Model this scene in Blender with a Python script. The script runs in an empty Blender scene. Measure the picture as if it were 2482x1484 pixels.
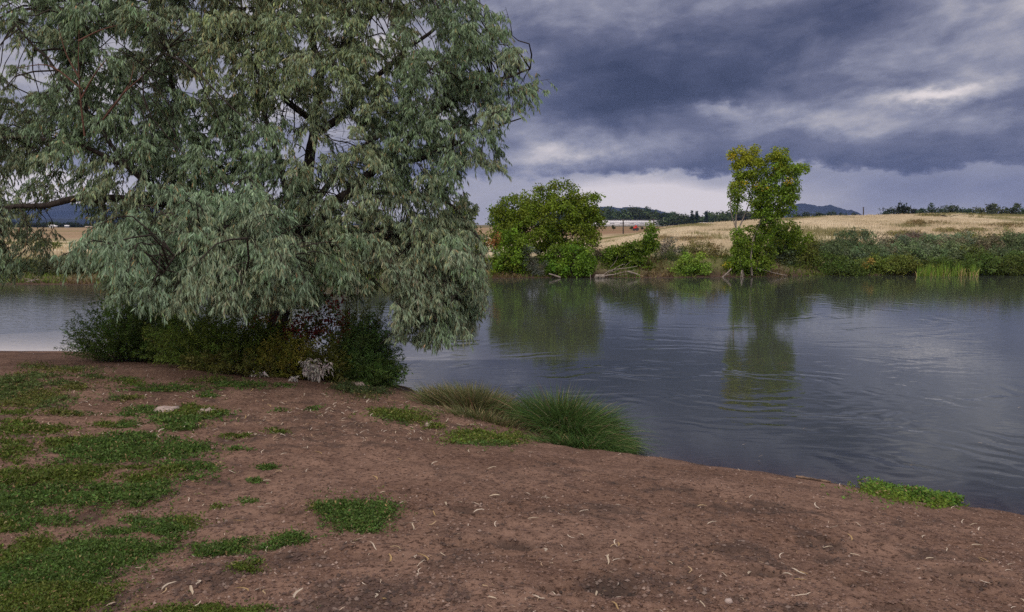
import bpy, math
import numpy as np
from mathutils import Vector

# ------------------------------------------------------------------ camera, sky, sun, exposure
scene = bpy.context.scene
col = scene.collection
F, CX, CY, HY = 2064.0, 1240.5, 742.0, 545.0        # survey of the photograph: focal length, centre, horizon
CAM_H = 3.0
PITCH = math.atan((CY - HY) / F)

cam_d = bpy.data.cameras.new('camera')
cam_d.sensor_width = 36.0
cam_d.lens = 36.0 * F / 2481.0
cam_d.clip_start, cam_d.clip_end = 0.1, 30000.0
cam = bpy.data.objects.new('camera', cam_d)
cam.location = (0, 0, CAM_H)
cam.rotation_euler = (math.pi / 2 - PITCH, 0, 0)
col.objects.link(cam)
scene.camera = cam

SUN_EL, SUN_AZ = math.radians(52), math.radians(205)   # azimuth clockwise from +Y: behind the camera, a little left
sun_d = bpy.data.lights.new('sun', 'SUN')
sun_d.energy, sun_d.angle, sun_d.color = 1.25, math.radians(40), (1.0, 0.96, 0.90)
sun = bpy.data.objects.new('sun', sun_d)
sv = Vector((math.sin(SUN_AZ) * math.cos(SUN_EL), math.cos(SUN_AZ) * math.cos(SUN_EL), math.sin(SUN_EL)))
sun.rotation_euler = sv.to_track_quat('Z', 'Y').to_euler()
sun.location = (0, -20, 40)
col.objects.link(sun)

vs = scene.view_settings
vs.view_transform, vs.look, vs.exposure, vs.gamma = 'Standard', 'None', 0.0, 1.0
vs.use_curve_mapping = False
scene.render.engine = 'CYCLES'
scene.cycles.use_denoising = False      # the photograph is grainy; leaves stay crisp
scene.cycles.max_bounces = 6
scene.cycles.diffuse_bounces = 2
scene.cycles.glossy_bounces = 3
scene.cycles.transmission_bounces = 3
scene.cycles.transparent_max_bounces = 8
scene.cycles.volume_bounces = 0
scene.cycles.caustics_reflective = scene.cycles.caustics_refractive = False


def ray(px, py):
    px, py = np.asarray(px, float), np.asarray(py, float)
    cx, cy = (px - CX) / F, (CY - py) / F
    return np.stack([cx, cy * math.sin(PITCH) + math.cos(PITCH), cy * math.cos(PITCH) - math.sin(PITCH)], -1)


def P(px, py, Y):
    """the point of the place at distance Y ahead that shows at photo position px, py"""
    d = ray(px, py)
    return d / d[..., 1:2] * np.asarray(Y, float)[..., None] + np.array([0, 0, CAM_H])


def G(px, py, z=0.0):
    d = ray(px, py)
    return d * ((z - CAM_H) / d[..., 2:3]) + np.array([0, 0, CAM_H])


class S:
    """a node socket with arithmetic"""
    nt = None

    def __init__(self, s): self.s = s

    @classmethod
    def op(cls, o, *a, clamp=False):
        n = cls.nt.nodes.new('ShaderNodeMath'); n.operation = o; n.use_clamp = clamp
        for i, v in enumerate(a):
            if isinstance(v, S): cls.nt.links.new(v.s, n.inputs[i])
            else: n.inputs[i].default_value = float(v)
        return S(n.outputs[0])

    def __add__(s, o): return S.op('ADD', s, o)
    __radd__ = __add__
    def __sub__(s, o): return S.op('SUBTRACT', s, o)
    def __rsub__(s, o): return S.op('SUBTRACT', o, s)
    def __mul__(s, o): return S.op('MULTIPLY', s, o)
    __rmul__ = __mul__
    def __truediv__(s, o): return S.op('DIVIDE', s, o)
    def __rtruediv__(s, o): return S.op('DIVIDE', o, s)
    def __neg__(s): return S.op('MULTIPLY', s, -1)


def smooth(x, a, b):
    n = S.nt.nodes.new('ShaderNodeMapRange'); n.interpolation_type = 'SMOOTHSTEP'
    S.nt.links.new(x.s, n.inputs[0])
    for i, v in ((1, a), (2, b), (3, 0), (4, 1)):
        if isinstance(v, S): S.nt.links.new(v.s, n.inputs[i])
        else: n.inputs[i].default_value = v
    return S(n.outputs[0])


def mixc(f, a, b):
    n = S.nt.nodes.new('ShaderNodeMix'); n.data_type = 'RGBA'
    for i, v in ((0, f), (6, a), (7, b)):
        if isinstance(v, S): S.nt.links.new(v.s, n.inputs[i])
        elif i == 0: n.inputs[i].default_value = v
        else: n.inputs[i].default_value = (*v, 1)
    return S(n.outputs[2])


def noise(vec, scale, detail=4, rough=.55, dist=0.0, out=0):
    n = S.nt.nodes.new('ShaderNodeTexNoise')
    n.inputs['Scale'].default_value, n.inputs['Detail'].default_value = scale, detail
    n.inputs['Roughness'].default_value, n.inputs['Distortion'].default_value = rough, dist
    S.nt.links.new(vec.s, n.inputs['Vector'])
    return S(n.outputs[out])


def combine(x, y, z):
    n = S.nt.nodes.new('ShaderNodeCombineXYZ')
    for i, v in enumerate((x, y, z)):
        if isinstance(v, S): S.nt.links.new(v.s, n.inputs[i])
        else: n.inputs[i].default_value = v
    return S(n.outputs[0])


def ramp(f, stops):
    n = S.nt.nodes.new('ShaderNodeValToRGB')
    r = n.color_ramp
    while len(r.elements) < len(stops): r.elements.new(.5)
    for e, (p, c) in zip(r.elements, stops): e.position = p; e.color = (*c, 1)
    S.nt.links.new(f.s, n.inputs[0])
    return S(n.outputs[0])


def make_world():
    w = bpy.data.worlds.new('World'); scene.world = w; w.use_nodes = True
    nt = w.node_tree; nt.nodes.clear(); S.nt = nt
    tc = nt.nodes.new('ShaderNodeTexCoord')
    gen = S(tc.outputs['Generated'])
    sep = nt.nodes.new('ShaderNodeSeparateXYZ'); nt.links.new(gen.s, sep.inputs[0])
    x, y, z = (S(o) for o in sep.outputs)
    az = S.op('ARCTAN2', x, y)
    el = S.op('ARCSINE', z)
    # direction warped by turbulence so that cloud edges are torn
    vv = combine(x * 1.0, y * 1.0, z * 2.6)
    n1 = noise(vv, 3.2, 5, .6) - .5
    n2 = noise(combine(x + 7.3, y, z * 2.6), 3.2, 5, .6) - .5
    n3 = noise(combine(x, y + 3.1, z * 1.8), 14, 5, .62) - .5
    n4 = noise(combine(x, y + 9.1, z * 1.8), 16, 5, .62) - .5
    waz = az + n1 * .11 + n3 * .075
    wel = el + n2 * .055 + n4 * .055

    def G2(px, py, rx, ry, rot=0.0, a=None, e=None):
        d = ray(px, py); d = d / np.linalg.norm(d)
        a0, e0 = math.atan2(d[0], d[1]), math.asin(d[2])
        da, de = (a or waz) - a0, (e or wel) - e0
        c, s_ = math.cos(rot), math.sin(rot)
        u = (da * c + de * s_) * (F / rx); v = (de * c - da * s_) * (F / ry)
        return S.op('EXPONENT', (u * u + v * v) * -1.0)

    # streaks leaning to the right like the real cloud deck: stretched noise on the cloud plane
    inv = 1.0 / (S.op('MAXIMUM', z, 0.0) + .10)
    pl = combine(x * inv * .5 + y * inv * .12, y * inv * .34, 0.0)
    st = noise(pl, 2.6, 7, .60, .6) - .5
    st2 = noise(combine(az * 1.0 - el * 1.0, el * 3.6 - az * .55, 0.3), 6.5, 7, .62, .55) - .5
    puff = noise(combine(az, el * 1.9 - az * .12, 0.7), 10, 7, .58, .25) - .5
    t = .50 + st * .26 + st2 * .42 + puff * 1.0 + smooth(el, .22, .40) * .30
    t = t - .34 * G2(1740, 160, 330, 95, .10) - .26 * G2(1540, 235, 170, 70) - .16 * G2(1420, 180, 160, 100)
    t = t + .36 * G2(1725, 264, 85, 20) + .18 * G2(1880, 290, 200, 26)
    t = t + .42 * G2(2255, 214, 150, 24, .05) + .22 * G2(2250, 90, 360, 110, .3) + .16 * G2(2350, 300, 260, 44)
    t = t + .40 * G2(1365, 385, 110, 34, .1) + .16 * G2(1330, 325, 200, 40) + .16 * G2(1000, 60, 520, 260)
    t = t - .12 * G2(2050, 60, 200, 60)
    # the ragged base of the deck and the lighter rain-hazed strip beneath it
    edge = .0575 + (az - .10) * .006 + n3 * .055 + n1 * .004 + puff * .014
    de_ = (el - edge) * (1 / .028)
    t = t - .24 * S.op('EXPONENT', de_ * de_ * -1.0) * smooth(az, .02, .14)
    below = 1 - smooth(el, edge - .0045, edge + .0055)
    tb = .74 + st2 * .20 + puff * .25 + .50 * G2(1610, 490, 250, 42, 0, az, el) + .10 * G2(1500, 460, 130, 30) - .10 * G2(2350, 450, 480, 45, 0, az, el) + .05 * G2(2200, 530, 500, 20, 0, az, el)
    tb = tb - smooth(az, .28, .52) * .06
    leftlight = smooth(-az, .40, .52) * (1 - smooth(el, .025, .075))
    tb = tb + leftlight * .5 + smooth(-az, 0, .25) * .10
    t = t + smooth(-az, .0, .3) * .20
    inband = smooth(az, -1.6, -1.1) * (1 - smooth(az, 1.0, 1.6))
    below = below * inband
    t = t * (1 - below) + tb * below
    # overhead and behind the camera the deck is thin and bright (that is where the daylight comes from)
    back = smooth(y * -.75 + z * .75, .18, .85)
    t = t * (1 - back * .8) + (.98 + st * .25) * back * .8 * 1.0
    cloud = ramp(t, [(0, (.032, .040, .085)), (.25, (.066, .076, .140)), (.48, (.140, .148, .228)),
                     (.65, (.270, .275, .358)), (.82, (.470, .450, .490)), (1.0, (.84, .76, .75))])
    bg = nt.nodes.new('ShaderNodeBackground'); nt.links.new(cloud.s, bg.inputs[0])
    gain = 1.0 + back * 0.9
    nt.links.new(gain.s, bg.inputs[1])
    sky = nt.nodes.new('ShaderNodeTexSky'); sky.sky_type = 'NISHITA'; sky.sun_disc = False
    sky.sun_elevation, sky.sun_rotation = SUN_EL, SUN_AZ
    bs = nt.nodes.new('ShaderNodeBackground'); nt.links.new(sky.outputs[0], bs.inputs[0]); bs.inputs[1].default_value = .06
    mx = nt.nodes.new('ShaderNodeMixShader'); mx.inputs[0].default_value = .94
    out = nt.nodes.new('ShaderNodeOutputWorld')
    nt.links.new(bs.outputs[0], mx.inputs[1]); nt.links.new(bg.outputs[0], mx.inputs[2]); nt.links.new(mx.outputs[0], out.inputs[0])


make_world()

# ------------------------------------------------------------------ helpers
RNG = np.random.default_rng(11)


def nrm(v): return v / np.maximum(np.linalg.norm(v, axis=-1, keepdims=True), 1e-9)


_lat = np.random.default_rng(5).random((256, 256))


def vnoise(x, y, s):
    x, y = np.asarray(x) / s, np.asarray(y) / s
    xi, yi = np.floor(x).astype(int), np.floor(y).astype(int)
    fx, fy = x - xi, y - yi
    fx, fy = fx * fx * (3 - 2 * fx), fy * fy * (3 - 2 * fy)
    g = lambda a, b: _lat[a & 255, b & 255]
    return (g(xi, yi) * (1 - fx) + g(xi + 1, yi) * fx) * (1 - fy) + (g(xi, yi + 1) * (1 - fx) + g(xi + 1, yi + 1) * fx) * fy - .5


def sstep(x, a, b):
    t = np.clip((x - a) / (b - a), 0, 1); return t * t * (3 - 2 * t)


def mat(name):
    m = bpy.data.materials.new(name); m.use_nodes = True
    nt = m.node_tree; S.nt = nt
    b = nt.nodes['Principled BSDF']
    return m, nt, b, nt.nodes['Material Output']


def attr(name):
    n = S.nt.nodes.new('ShaderNodeAttribute'); n.attribute_name = name; return n


def objco():
    return S(S.nt.nodes.new('ShaderNodeTexCoord').outputs['Object'])


def geoco():
    return S(S.nt.nodes.new('ShaderNodeNewGeometry').outputs['Position'])


def bump(h, strength=1.0, dist=1.0):
    n = S.nt.nodes.new('ShaderNodeBump'); n.inputs['Strength'].default_value = strength; n.inputs['Distance'].default_value = dist
    S.nt.links.new(h.s, n.inputs['Height']); return n.outputs[0]


def leaf_mat(name, rough=.5, trans=.25, under=None, spec=.35):
    m, nt, b, out = mat(name)
    a = attr('tint'); c = S(a.outputs['Color'])
    if under is not None:
        g = nt.nodes.new('ShaderNodeNewGeometry')
        c = mixc(S(g.outputs['Backfacing']) * .75, c, under)
    nt.links.new(c.s, b.inputs['Base Color'])
    b.inputs['Roughness'].default_value = rough
    b.inputs['Specular IOR Level'].default_value = spec
    t = nt.nodes.new('ShaderNodeBsdfTranslucent'); nt.links.new(c.s, t.inputs[0])
    mx = nt.nodes.new('ShaderNodeMixShader'); mx.inputs[0].default_value = trans
    nt.links.new(b.outputs[0], mx.inputs[1]); nt.links.new(t.outputs[0], mx.inputs[2]); nt.links.new(mx.outputs[0], out.inputs[0])
    return m


def rough_mat(name, c1, c2, scale=20, rough=.9, bmp=.01, tint=False, stretch=(1, 1, 1)):
    m, nt, b, out = mat(name)
    p = objco()
    mp = nt.nodes.new('ShaderNodeMapping'); mp.inputs['Scale'].default_value = stretch; nt.links.new(p.s, mp.inputs[0]); p = S(mp.outputs[0])
    n = noise(p, scale, 5, .6)
    c = mixc(smooth(n, .3, .7), c1, c2)
    if tint:
        x = nt.nodes.new('ShaderNodeMix'); x.data_type = 'RGBA'; x.blend_type = 'MULTIPLY'; x.inputs[0].default_value = 1
        nt.links.new(c.s, x.inputs[6]); nt.links.new(attr('tint').outputs['Color'], x.inputs[7]); c = S(x.outputs[2])
    nt.links.new(c.s, b.inputs['Base Color'])
    b.inputs['Roughness'].default_value = rough
    b.inputs['Specular IOR Level'].default_value = .2
    if bmp: nt.links.new(bump(n, 1, bmp), b.inputs['Normal'])
    return m


class MB:
    def __init__(s): s.v, s.f, s.c, s.n = [], [], [], 0

    def add(s, v, f, c=(1, 1, 1)):
        v = np.asarray(v, float).reshape(-1, 3); f = np.asarray(f, int)
        s.v.append(v); s.f.append(f + s.n); s.n += len(v)
        c = np.asarray(c, float)
        s.c.append(np.broadcast_to(c, (len(v), 3)))

    def mesh(s, name, m, smooth_=False):
        me = bpy.data.meshes.new(name)
        v = np.concatenate(s.v); c = np.concatenate(s.c)
        me.vertices.add(len(v)); me.vertices.foreach_set('co', v.astype(np.float32).ravel())
        loops = np.concatenate([f.ravel() for f in s.f])
        tot = np.concatenate([np.full(len(f), f.shape[1]) for f in s.f])
        me.loops.add(len(loops)); me.loops.foreach_set('vertex_index', loops.astype(np.int32))
        st = np.concatenate([[0], np.cumsum(tot)[:-1]])
        me.polygons.add(len(tot)); me.polygons.foreach_set('loop_start', st.astype(np.int32))
        me.update(calc_edges=True)
        ca = me.color_attributes.new('tint', 'FLOAT_COLOR', 'POINT')
        ca.data.foreach_set('color', np.concatenate([c, np.ones((len(c), 1))], 1).astype(np.float32).ravel())
        if smooth_: me.polygons.foreach_set('use_smooth', np.ones(len(tot), bool))
        if m: me.materials.append(m)
        return me

    def build(s, name, m, parent=None, smooth_=False, **tags):
        if parent is not None:
            s.v = [v - np.array(parent['_o']) for v in s.v]
        o = bpy.data.objects.new(name, s.mesh(name, m, smooth_)); col.objects.link(o)
        if parent is not None: o.parent = parent
        for k, v in tags.items(): o[k] = v
        return o


def thing(name, loc, label, cat, group=None):
    o = bpy.data.objects.new(name, None); o.empty_display_size = .2
    o.location = [float(a) for a in loc]; col.objects.link(o)
    o['label'], o['category'] = label, cat
    o['_o'] = [float(a) for a in loc]
    if group: o['group'] = group
    return o


def tag(o, label, cat, group=None):
    o['label'], o['category'] = label, cat
    if group: o['group'] = group
    return o


def tube(B, pts, rad, sides=6, c=(1, 1, 1), cap=True):
    pts = np.asarray(pts, float); n = len(pts)
    rad = np.broadcast_to(np.asarray(rad, float), (n,)) if np.ndim(rad) == 0 or len(rad) == n else np.interp(np.linspace(0, 1, n), np.linspace(0, 1, len(rad)), rad)
    d = nrm(np.gradient(pts, axis=0))
    ref = np.where(np.abs(d[:, 2:3]) > .9, np.array([[1., 0, 0]]), np.array([[0, 0, 1.]]))
    a = nrm(np.cross(d, ref)); b = np.cross(d, a)
    an = np.linspace(0, 2 * np.pi, sides, endpoint=False)
    ring = pts[:, None] + rad[:, None, None] * (a[:, None] * np.cos(an)[None, :, None] + b[:, None] * np.sin(an)[None, :, None])
    i = np.arange(n - 1)[:, None] * sides; j = np.arange(sides)[None]; k = (np.arange(sides)[None] + 1) % sides
    f = np.stack([i + j, i + k, i + sides + k, i + sides + j], -1).reshape(-1, 4)
    B.add(ring.reshape(-1, 3), f, c)
    if cap:
        B.add(np.concatenate([ring[0], ring[-1]]), np.array([list(range(sides)), list(range(2 * sides - 1, sides - 1, -1))]), c)


def spline(ctrl, n):
    c = np.asarray(ctrl, float)
    if len(c) == 2: return c[0] + (c[1] - c[0]) * np.linspace(0, 1, n)[:, None]
    q = np.concatenate([2 * c[:1] - c[1:2], c, 2 * c[-1:] - c[-2:-1]])
    t = np.linspace(0, len(c) - 1 - 1e-9, n); i = t.astype(int); u = (t - i)[:, None]
    a, b, d, e = q[i], q[i + 1], q[i + 2], q[i + 3]
    return .5 * (2 * b + (d - a) * u + (2 * a - 5 * b + 4 * d - e) * u ** 2 + (3 * b - a - 3 * d + e) * u ** 3)


def leaves(B, pos, d, L, W, c, rng=RNG, sag=.1, wpos=.45):
    """one small kite-shaped leaf per row"""
    n = len(pos)
    L = np.broadcast_to(L, (n,))[:, None]; W = np.broadcast_to(W, (n,))[:, None]
    d = nrm(d); s = nrm(np.cross(d, rng.normal(size=(n, 3))))
    mid = pos + d * L * wpos
    v = np.stack([pos, mid + s * W / 2, pos + d * L - np.array([0, 0, 1]) * sag * L, mid - s * W / 2], 1).reshape(-1, 3)
    f = np.arange(4 * n).reshape(-1, 4)
    c = np.broadcast_to(c, (n, 3))
    B.add(v, f, np.repeat(c, 4, 0))


def spikes(B, p0, p1, r, c):
    """thin three-sided twigs"""
    n = len(p0); d = nrm(p1 - p0)
    a = nrm(np.cross(d, np.array([.3, .5, .81]))); b = np.cross(d, a)
    r = np.broadcast_to(r, (n,))[:, None]
    v = np.stack([p0 + a * r, p0 + (-.5 * a + .87 * b) * r, p0 + (-.5 * a - .87 * b) * r, p1], 1).reshape(-1, 3)
    i = np.arange(n)[:, None] * 4
    B.add(v, np.concatenate([i + [0, 1, 3], i + [1, 2, 3], i + [2, 0, 3]]), c)


def blades(B, base, out, up, L, W, droop, c, seg=3, rng=RNG):
    """tapering grass blades that arch over: out (n,3) horizontal lean, up scale"""
    n = len(base)
    L = np.broadcast_to(L, (n,))[:, None]; W = np.broadcast_to(W, (n,))[:, None]; droop = np.broadcast_to(droop, (n,))[:, None]
    d0 = nrm(out + np.array([0, 0, 1]) * np.broadcast_to(up, (n,))[:, None])
    s = nrm(np.cross(d0, rng.normal(size=(n, 3))))
    hz = nrm(out * np.array([1, 1, 0]) + 1e-6)
    vs_ = []
    for k in range(seg + 1):
        t = k / seg
        p = base + d0 * L * t + (hz * .35 - np.array([0, 0, 1])) * droop * L * t * t
        w = W * (1 - t) ** .7 / 2
        if k < seg: vs_ += [p + s * w, p - s * w]
        else: vs_ += [p]
    v = np.stack(vs_, 1).reshape(-1, 3); m = 2 * seg + 1
    i = np.arange(n)[:, None] * m
    for k in range(seg - 1): pass
    q = np.concatenate([i + [2 * k, 2 * k + 1, 2 * k + 3, 2 * k + 2] for k in range(seg - 1)]) if seg > 1 else None
    t3 = i + [2 * seg - 2, 2 * seg - 1, 2 * seg]
    c = np.repeat(np.broadcast_to(c, (n, 3)), m, 0)
    if q is not None:
        B.add(v, q, c); B.f.append(t3 + B.n - len(v))
    else:
        B.add(v, t3, c)


def vary(c, n, amt=.2, rng=RNG):
    c = np.asarray(c, float)
    return np.clip(c * (1 + amt * rng.normal(size=(n, 1))) * (1 + amt * .35 * rng.normal(size=(n, 3))), .004, 1)


# ------------------------------------------------------------------ the lie of the land
_sp = np.array([(-900, 846), (-300, 848), (0, 850), (170, 851), (500, 866), (800, 884), (900, 902), (960, 932), (1045, 962), (1250, 1012),
                (1400, 1085), (1530, 1102), (1800, 1140), (2100, 1186), (2340, 1228), (2481, 1252), (2800, 1310), (3200, 1380)], float)
SHORE = G(_sp[:, 0], _sp[:, 1])[:, :2]
SHORE = np.concatenate([[[-120, 30.0]], SHORE, [[7.5, 5.2], [9.5, 2.0], [14, -6], [40, -30]]])
_fp = np.array([(60, 690), (230, 690), (700, 681), (1200, 675), (1440, 672), (1560, 674), (1720, 672), (1800, 672), (2000, 668), (2200, 667), (2481, 665)], float)
FAR = np.concatenate([[[-400, 70], [-90, 46]], G(_fp[:, 0], _fp[:, 1])[:, :2], [[60, 57], [110, 75], [500, 120]]])


def shore_d(x, y):
    """signed distance to the near waterline, positive on land"""
    x, y = np.asarray(x, float), np.asarray(y, float)
    best = np.full(x.shape, 1e9)
    for a, b in zip(SHORE[:-1], SHORE[1:]):
        ab = b - a; L2 = ab @ ab
        t = np.clip(((x - a[0]) * ab[0] + (y - a[1]) * ab[1]) / L2, 0, 1)
        best = np.minimum(best, np.hypot(x - a[0] - t * ab[0], y - a[1] - t * ab[1]))
    land = (y < np.interp(x, SHORE[:, 0], SHORE[:, 1]))
    return np.where(land, best, -best)


# hollows of turned dark soil (photo x, y, half width, half height)
HOLES = [(1470, 1412, 75, 28), (1860, 1350, 55, 15), (2055, 1357, 28, 10), (2385, 1312, 60, 12), (1260, 1305, 50, 10), (1105, 1302, 60, 10),
         (1130, 1205, 45, 9), (1010, 1210, 50, 8), (950, 1196, 28, 8), (2320, 1280, 60, 9), (1360, 1440, 60, 14), (2000, 1215, 40, 6), (1760, 1270, 45, 7),
         (1540, 1340, 40, 8), (700, 1210, 45, 8), (900, 1360, 60, 9), (2200, 1440, 70, 12), (1650, 1190, 40, 6), (1000, 1150, 40, 6), (1980, 1480, 90, 20)]


def near_base(x, y):
    d = shore_d(x, y) + .16 * vnoise(x, y, .7) + .09 * vnoise(x, y, .23)
    k = sstep(x, -8, 0)
    L = 12 * (1 - k) + 5.2 * k
    z = np.where(d > 0, 1.55 * (1 - np.exp(-np.maximum(d, 0) / L)), np.maximum(d * .20, -1.3))
    z = z + sstep(d, .2, 2.5) * (vnoise(x, y, 2.7) * .10 + vnoise(x + 31, y, 1.1) * .035)
    return z, d


_holes = None


def near_z(x, y, fine=True):
    global _holes
    z, d = near_base(x, y)
    soil = np.zeros_like(z)
    if _holes is None:
        _holes = []
        for px, py, rx, ry in HOLES:
            c = G(px, py, 1.1); a = G(px + rx, py, 1.1); b = G(px, py - ry, 1.1)
            _holes.append((c[0], c[1], a[0] - c[0], b[1] - c[1]))
    for cx, cy, rx, ry in _holes:
        q = np.hypot((x - cx) / rx, (y - cy) / ry) * (1 + .5 * vnoise(x, y, .12) + .6 * vnoise(x + 9, y, .3))
        z = z - .045 * np.exp(-(q * 1.1) ** 4) + .02 * np.exp(-((q - 1.25) / .35) ** 2)
        soil = np.maximum(soil, np.exp(-(q / 1.05) ** 4))
    if fine:
        m = sstep(d, -.1, .8)
        r = np.hypot(x, y)
        z = z + m * (vnoise(x, y + 3, .42) * .028 + vnoise(x, y, .19) * .024) + m * sstep(-r, -16, -8) * (vnoise(x + 4, y + 9, .085) * .016)
        rough = sstep(vnoise(x + 50, y + 20, 1.1) + .5 * vnoise(x, y, .4), -.02, .22)
        z = z + m * rough * vnoise(x * 1.0, y, .11) * .024
        soil = np.maximum(soil, rough * sstep(vnoise(x, y + 70, .30) + .8 * vnoise(x, y + 30, .09), .05, .3) * .7)
    return z, d, soil


_qx, _qy = np.arange(-30, 22, .08), np.arange(0, 34, .08)
_qz = None


def quick_z(x, y):
    """bilinear look-up of the near bank's height"""
    global _qz
    if _qz is None:
        X, Y = np.meshgrid(_qx, _qy, indexing='ij'); _qz = near_base(X, Y)[0]
    u = np.clip((x - _qx[0]) / .08, 0, len(_qx) - 1.01); v = np.clip((y - _qy[0]) / .08, 0, len(_qy) - 1.01)
    i, j = u.astype(int), v.astype(int); f, g = u - i, v - j
    return (_qz[i, j] * (1 - f) + _qz[i + 1, j] * f) * (1 - g) + (_qz[i, j + 1] * (1 - f) + _qz[i + 1, j + 1] * f) * g


def gnd(px, py):
    """where the photo's ground position lies on the near bank"""
    px, py = np.atleast_1d(np.asarray(px, float)), np.atleast_1d(np.asarray(py, float))
    d = ray(px, py); o = np.array([0, 0, CAM_H])
    hit = np.full(len(px), np.nan)
    for t in np.arange(2.0, 30, .12):
        p = o + d * t
        h = quick_z(p[:, 0], p[:, 1])
        m = np.isnan(hit) & (p[:, 2] <= np.maximum(h, 0))
        hit[m] = t
    hit = np.where(np.isnan(hit), 30, hit)
    lo, hi = hit - .12, hit
    for _ in range(8):
        mid = (lo + hi) / 2; p = o + d * mid[:, None]
        u = p[:, 2] <= np.maximum(quick_z(p[:, 0], p[:, 1]), 0)
        hi = np.where(u, mid, hi); lo = np.where(u, lo, mid)
    p = o + d * hi[:, None]
    p[:, 2] = near_z(p[:, 0], p[:, 1])[0]
    return p


def on_near(x, y):
    x, y = np.asarray(x, float), np.asarray(y, float)
    return np.stack([x, y, near_z(x, y)[0]], -1)


_cr = np.array([(-20, .9), (2, .9), (9.7, 1.15), (12.8, 1.75), (17.5, 2.75), (21, 3.12), (33, 3.78), (39.6, 4.03), (48.7, 4.17), (60, 4.1), (90, 3.6), (140, 2)])


def far_z(x, y):
    x, y = np.asarray(x, float), np.asarray(y, float)
    d = y - np.interp(x, FAR[:, 0], FAR[:, 1])
    base = 0.9 + .7 * sstep(x / np.maximum(y, 1), -.1, .1)
    x95 = x / np.maximum(y, 30) * 95
    cr = np.interp(x95, _cr[:, 0], _cr[:, 1])
    hill = np.where(y < 95, 1.0 + (cr - 1.0) * np.clip((y - 54) / 41, 0, 1) ** .9, base + (cr - base) * np.exp(-((y - 95) / 38) ** 2))
    k = sstep(x95, 2, 10)
    land = (1 - k) * (.85 + (base - .85) * sstep(y, 60, 300)) + k * hill
    bank = sstep(d, 0, 3.2)
    z = np.where(d > 0, .12 * np.minimum(d, 1) + (land - .12) * bank, np.maximum(d * .3, -1.2))
    z = z + bank * (vnoise(x, y, 6) * .25 + vnoise(x, y, 1.7) * .10) * sstep(-y, -400, -60)
    return z


def on_far(x, y):
    x, y = np.asarray(x, float), np.asarray(y, float)
    return np.stack([x, y, far_z(x, y)], -1)


def FP(px, Y):
    """far-bank ground under photo column px at distance Y"""
    x = (px - CX) / F * Y / 1.0046
    return on_far(x, Y)


# ------------------------------------------------------------------ ground sheet of the near bank
def grid_faces(nr, na):
    i = np.arange(nr - 1)[:, None] * na; j = np.arange(na - 1)[None]
    return np.stack([i + j, i + j + 1, i + na + j + 1, i + na + j], -1).reshape(-1, 4)


def set_attr(me, name, vals):
    a = me.attributes.new(name, 'FLOAT', 'POINT'); a.data.foreach_set('value', np.asarray(vals, np.float32))


def dirt_mat():
    m, nt, b, out = mat('dirt')
    p = geoco()
    big = noise(p, .9, 4, .55); med = noise(p, 5, 5, .62); fine = noise(p, 24, 5, .75); grit = noise(p, 90, 2, .6)
    c = mixc(smooth(big, .35, .65), (.135, .080, .056), (.205, .127, .092))
    c = mixc(smooth(med, .46, .60) * .45, c, (.078, .046, .036))
    c = mixc(smooth(fine, .54, .64) * .6, c, (.235, .152, .115))
    c = mixc(smooth(1 - fine, .52, .60) * .9, c, (.040, .023, .017))
    c = mixc(smooth(grit, .56, .68) * .6, c, (.27, .175, .13))
    soil = S(attr('soil').outputs['Fac'])
    c = mixc(soil * smooth(fine + med, .80, 1.05) * .95, c, (.060, .042, .034))
    lit = S(attr('litter').outputs['Fac'])
    c = mixc(lit * smooth(noise(p, 26, 3, .7), .42, .60) * .75, c, (.085, .050, .036))
    wet = S(attr('wet').outputs['Fac'])
    c = mixc(wet * .85, c, (.060, .040, .032))
    nt.links.new(c.s, b.inputs['Base Color'])
    r = .95 - wet * .35
    nt.links.new(r.s, b.inputs['Roughness']); b.inputs['Specular IOR Level'].default_value = .06
    h = med * .020 + fine * .014 + grit * .004
    nt.links.new(bump(h, .9, 1.0), b.inputs['Normal'])
    return m


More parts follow.
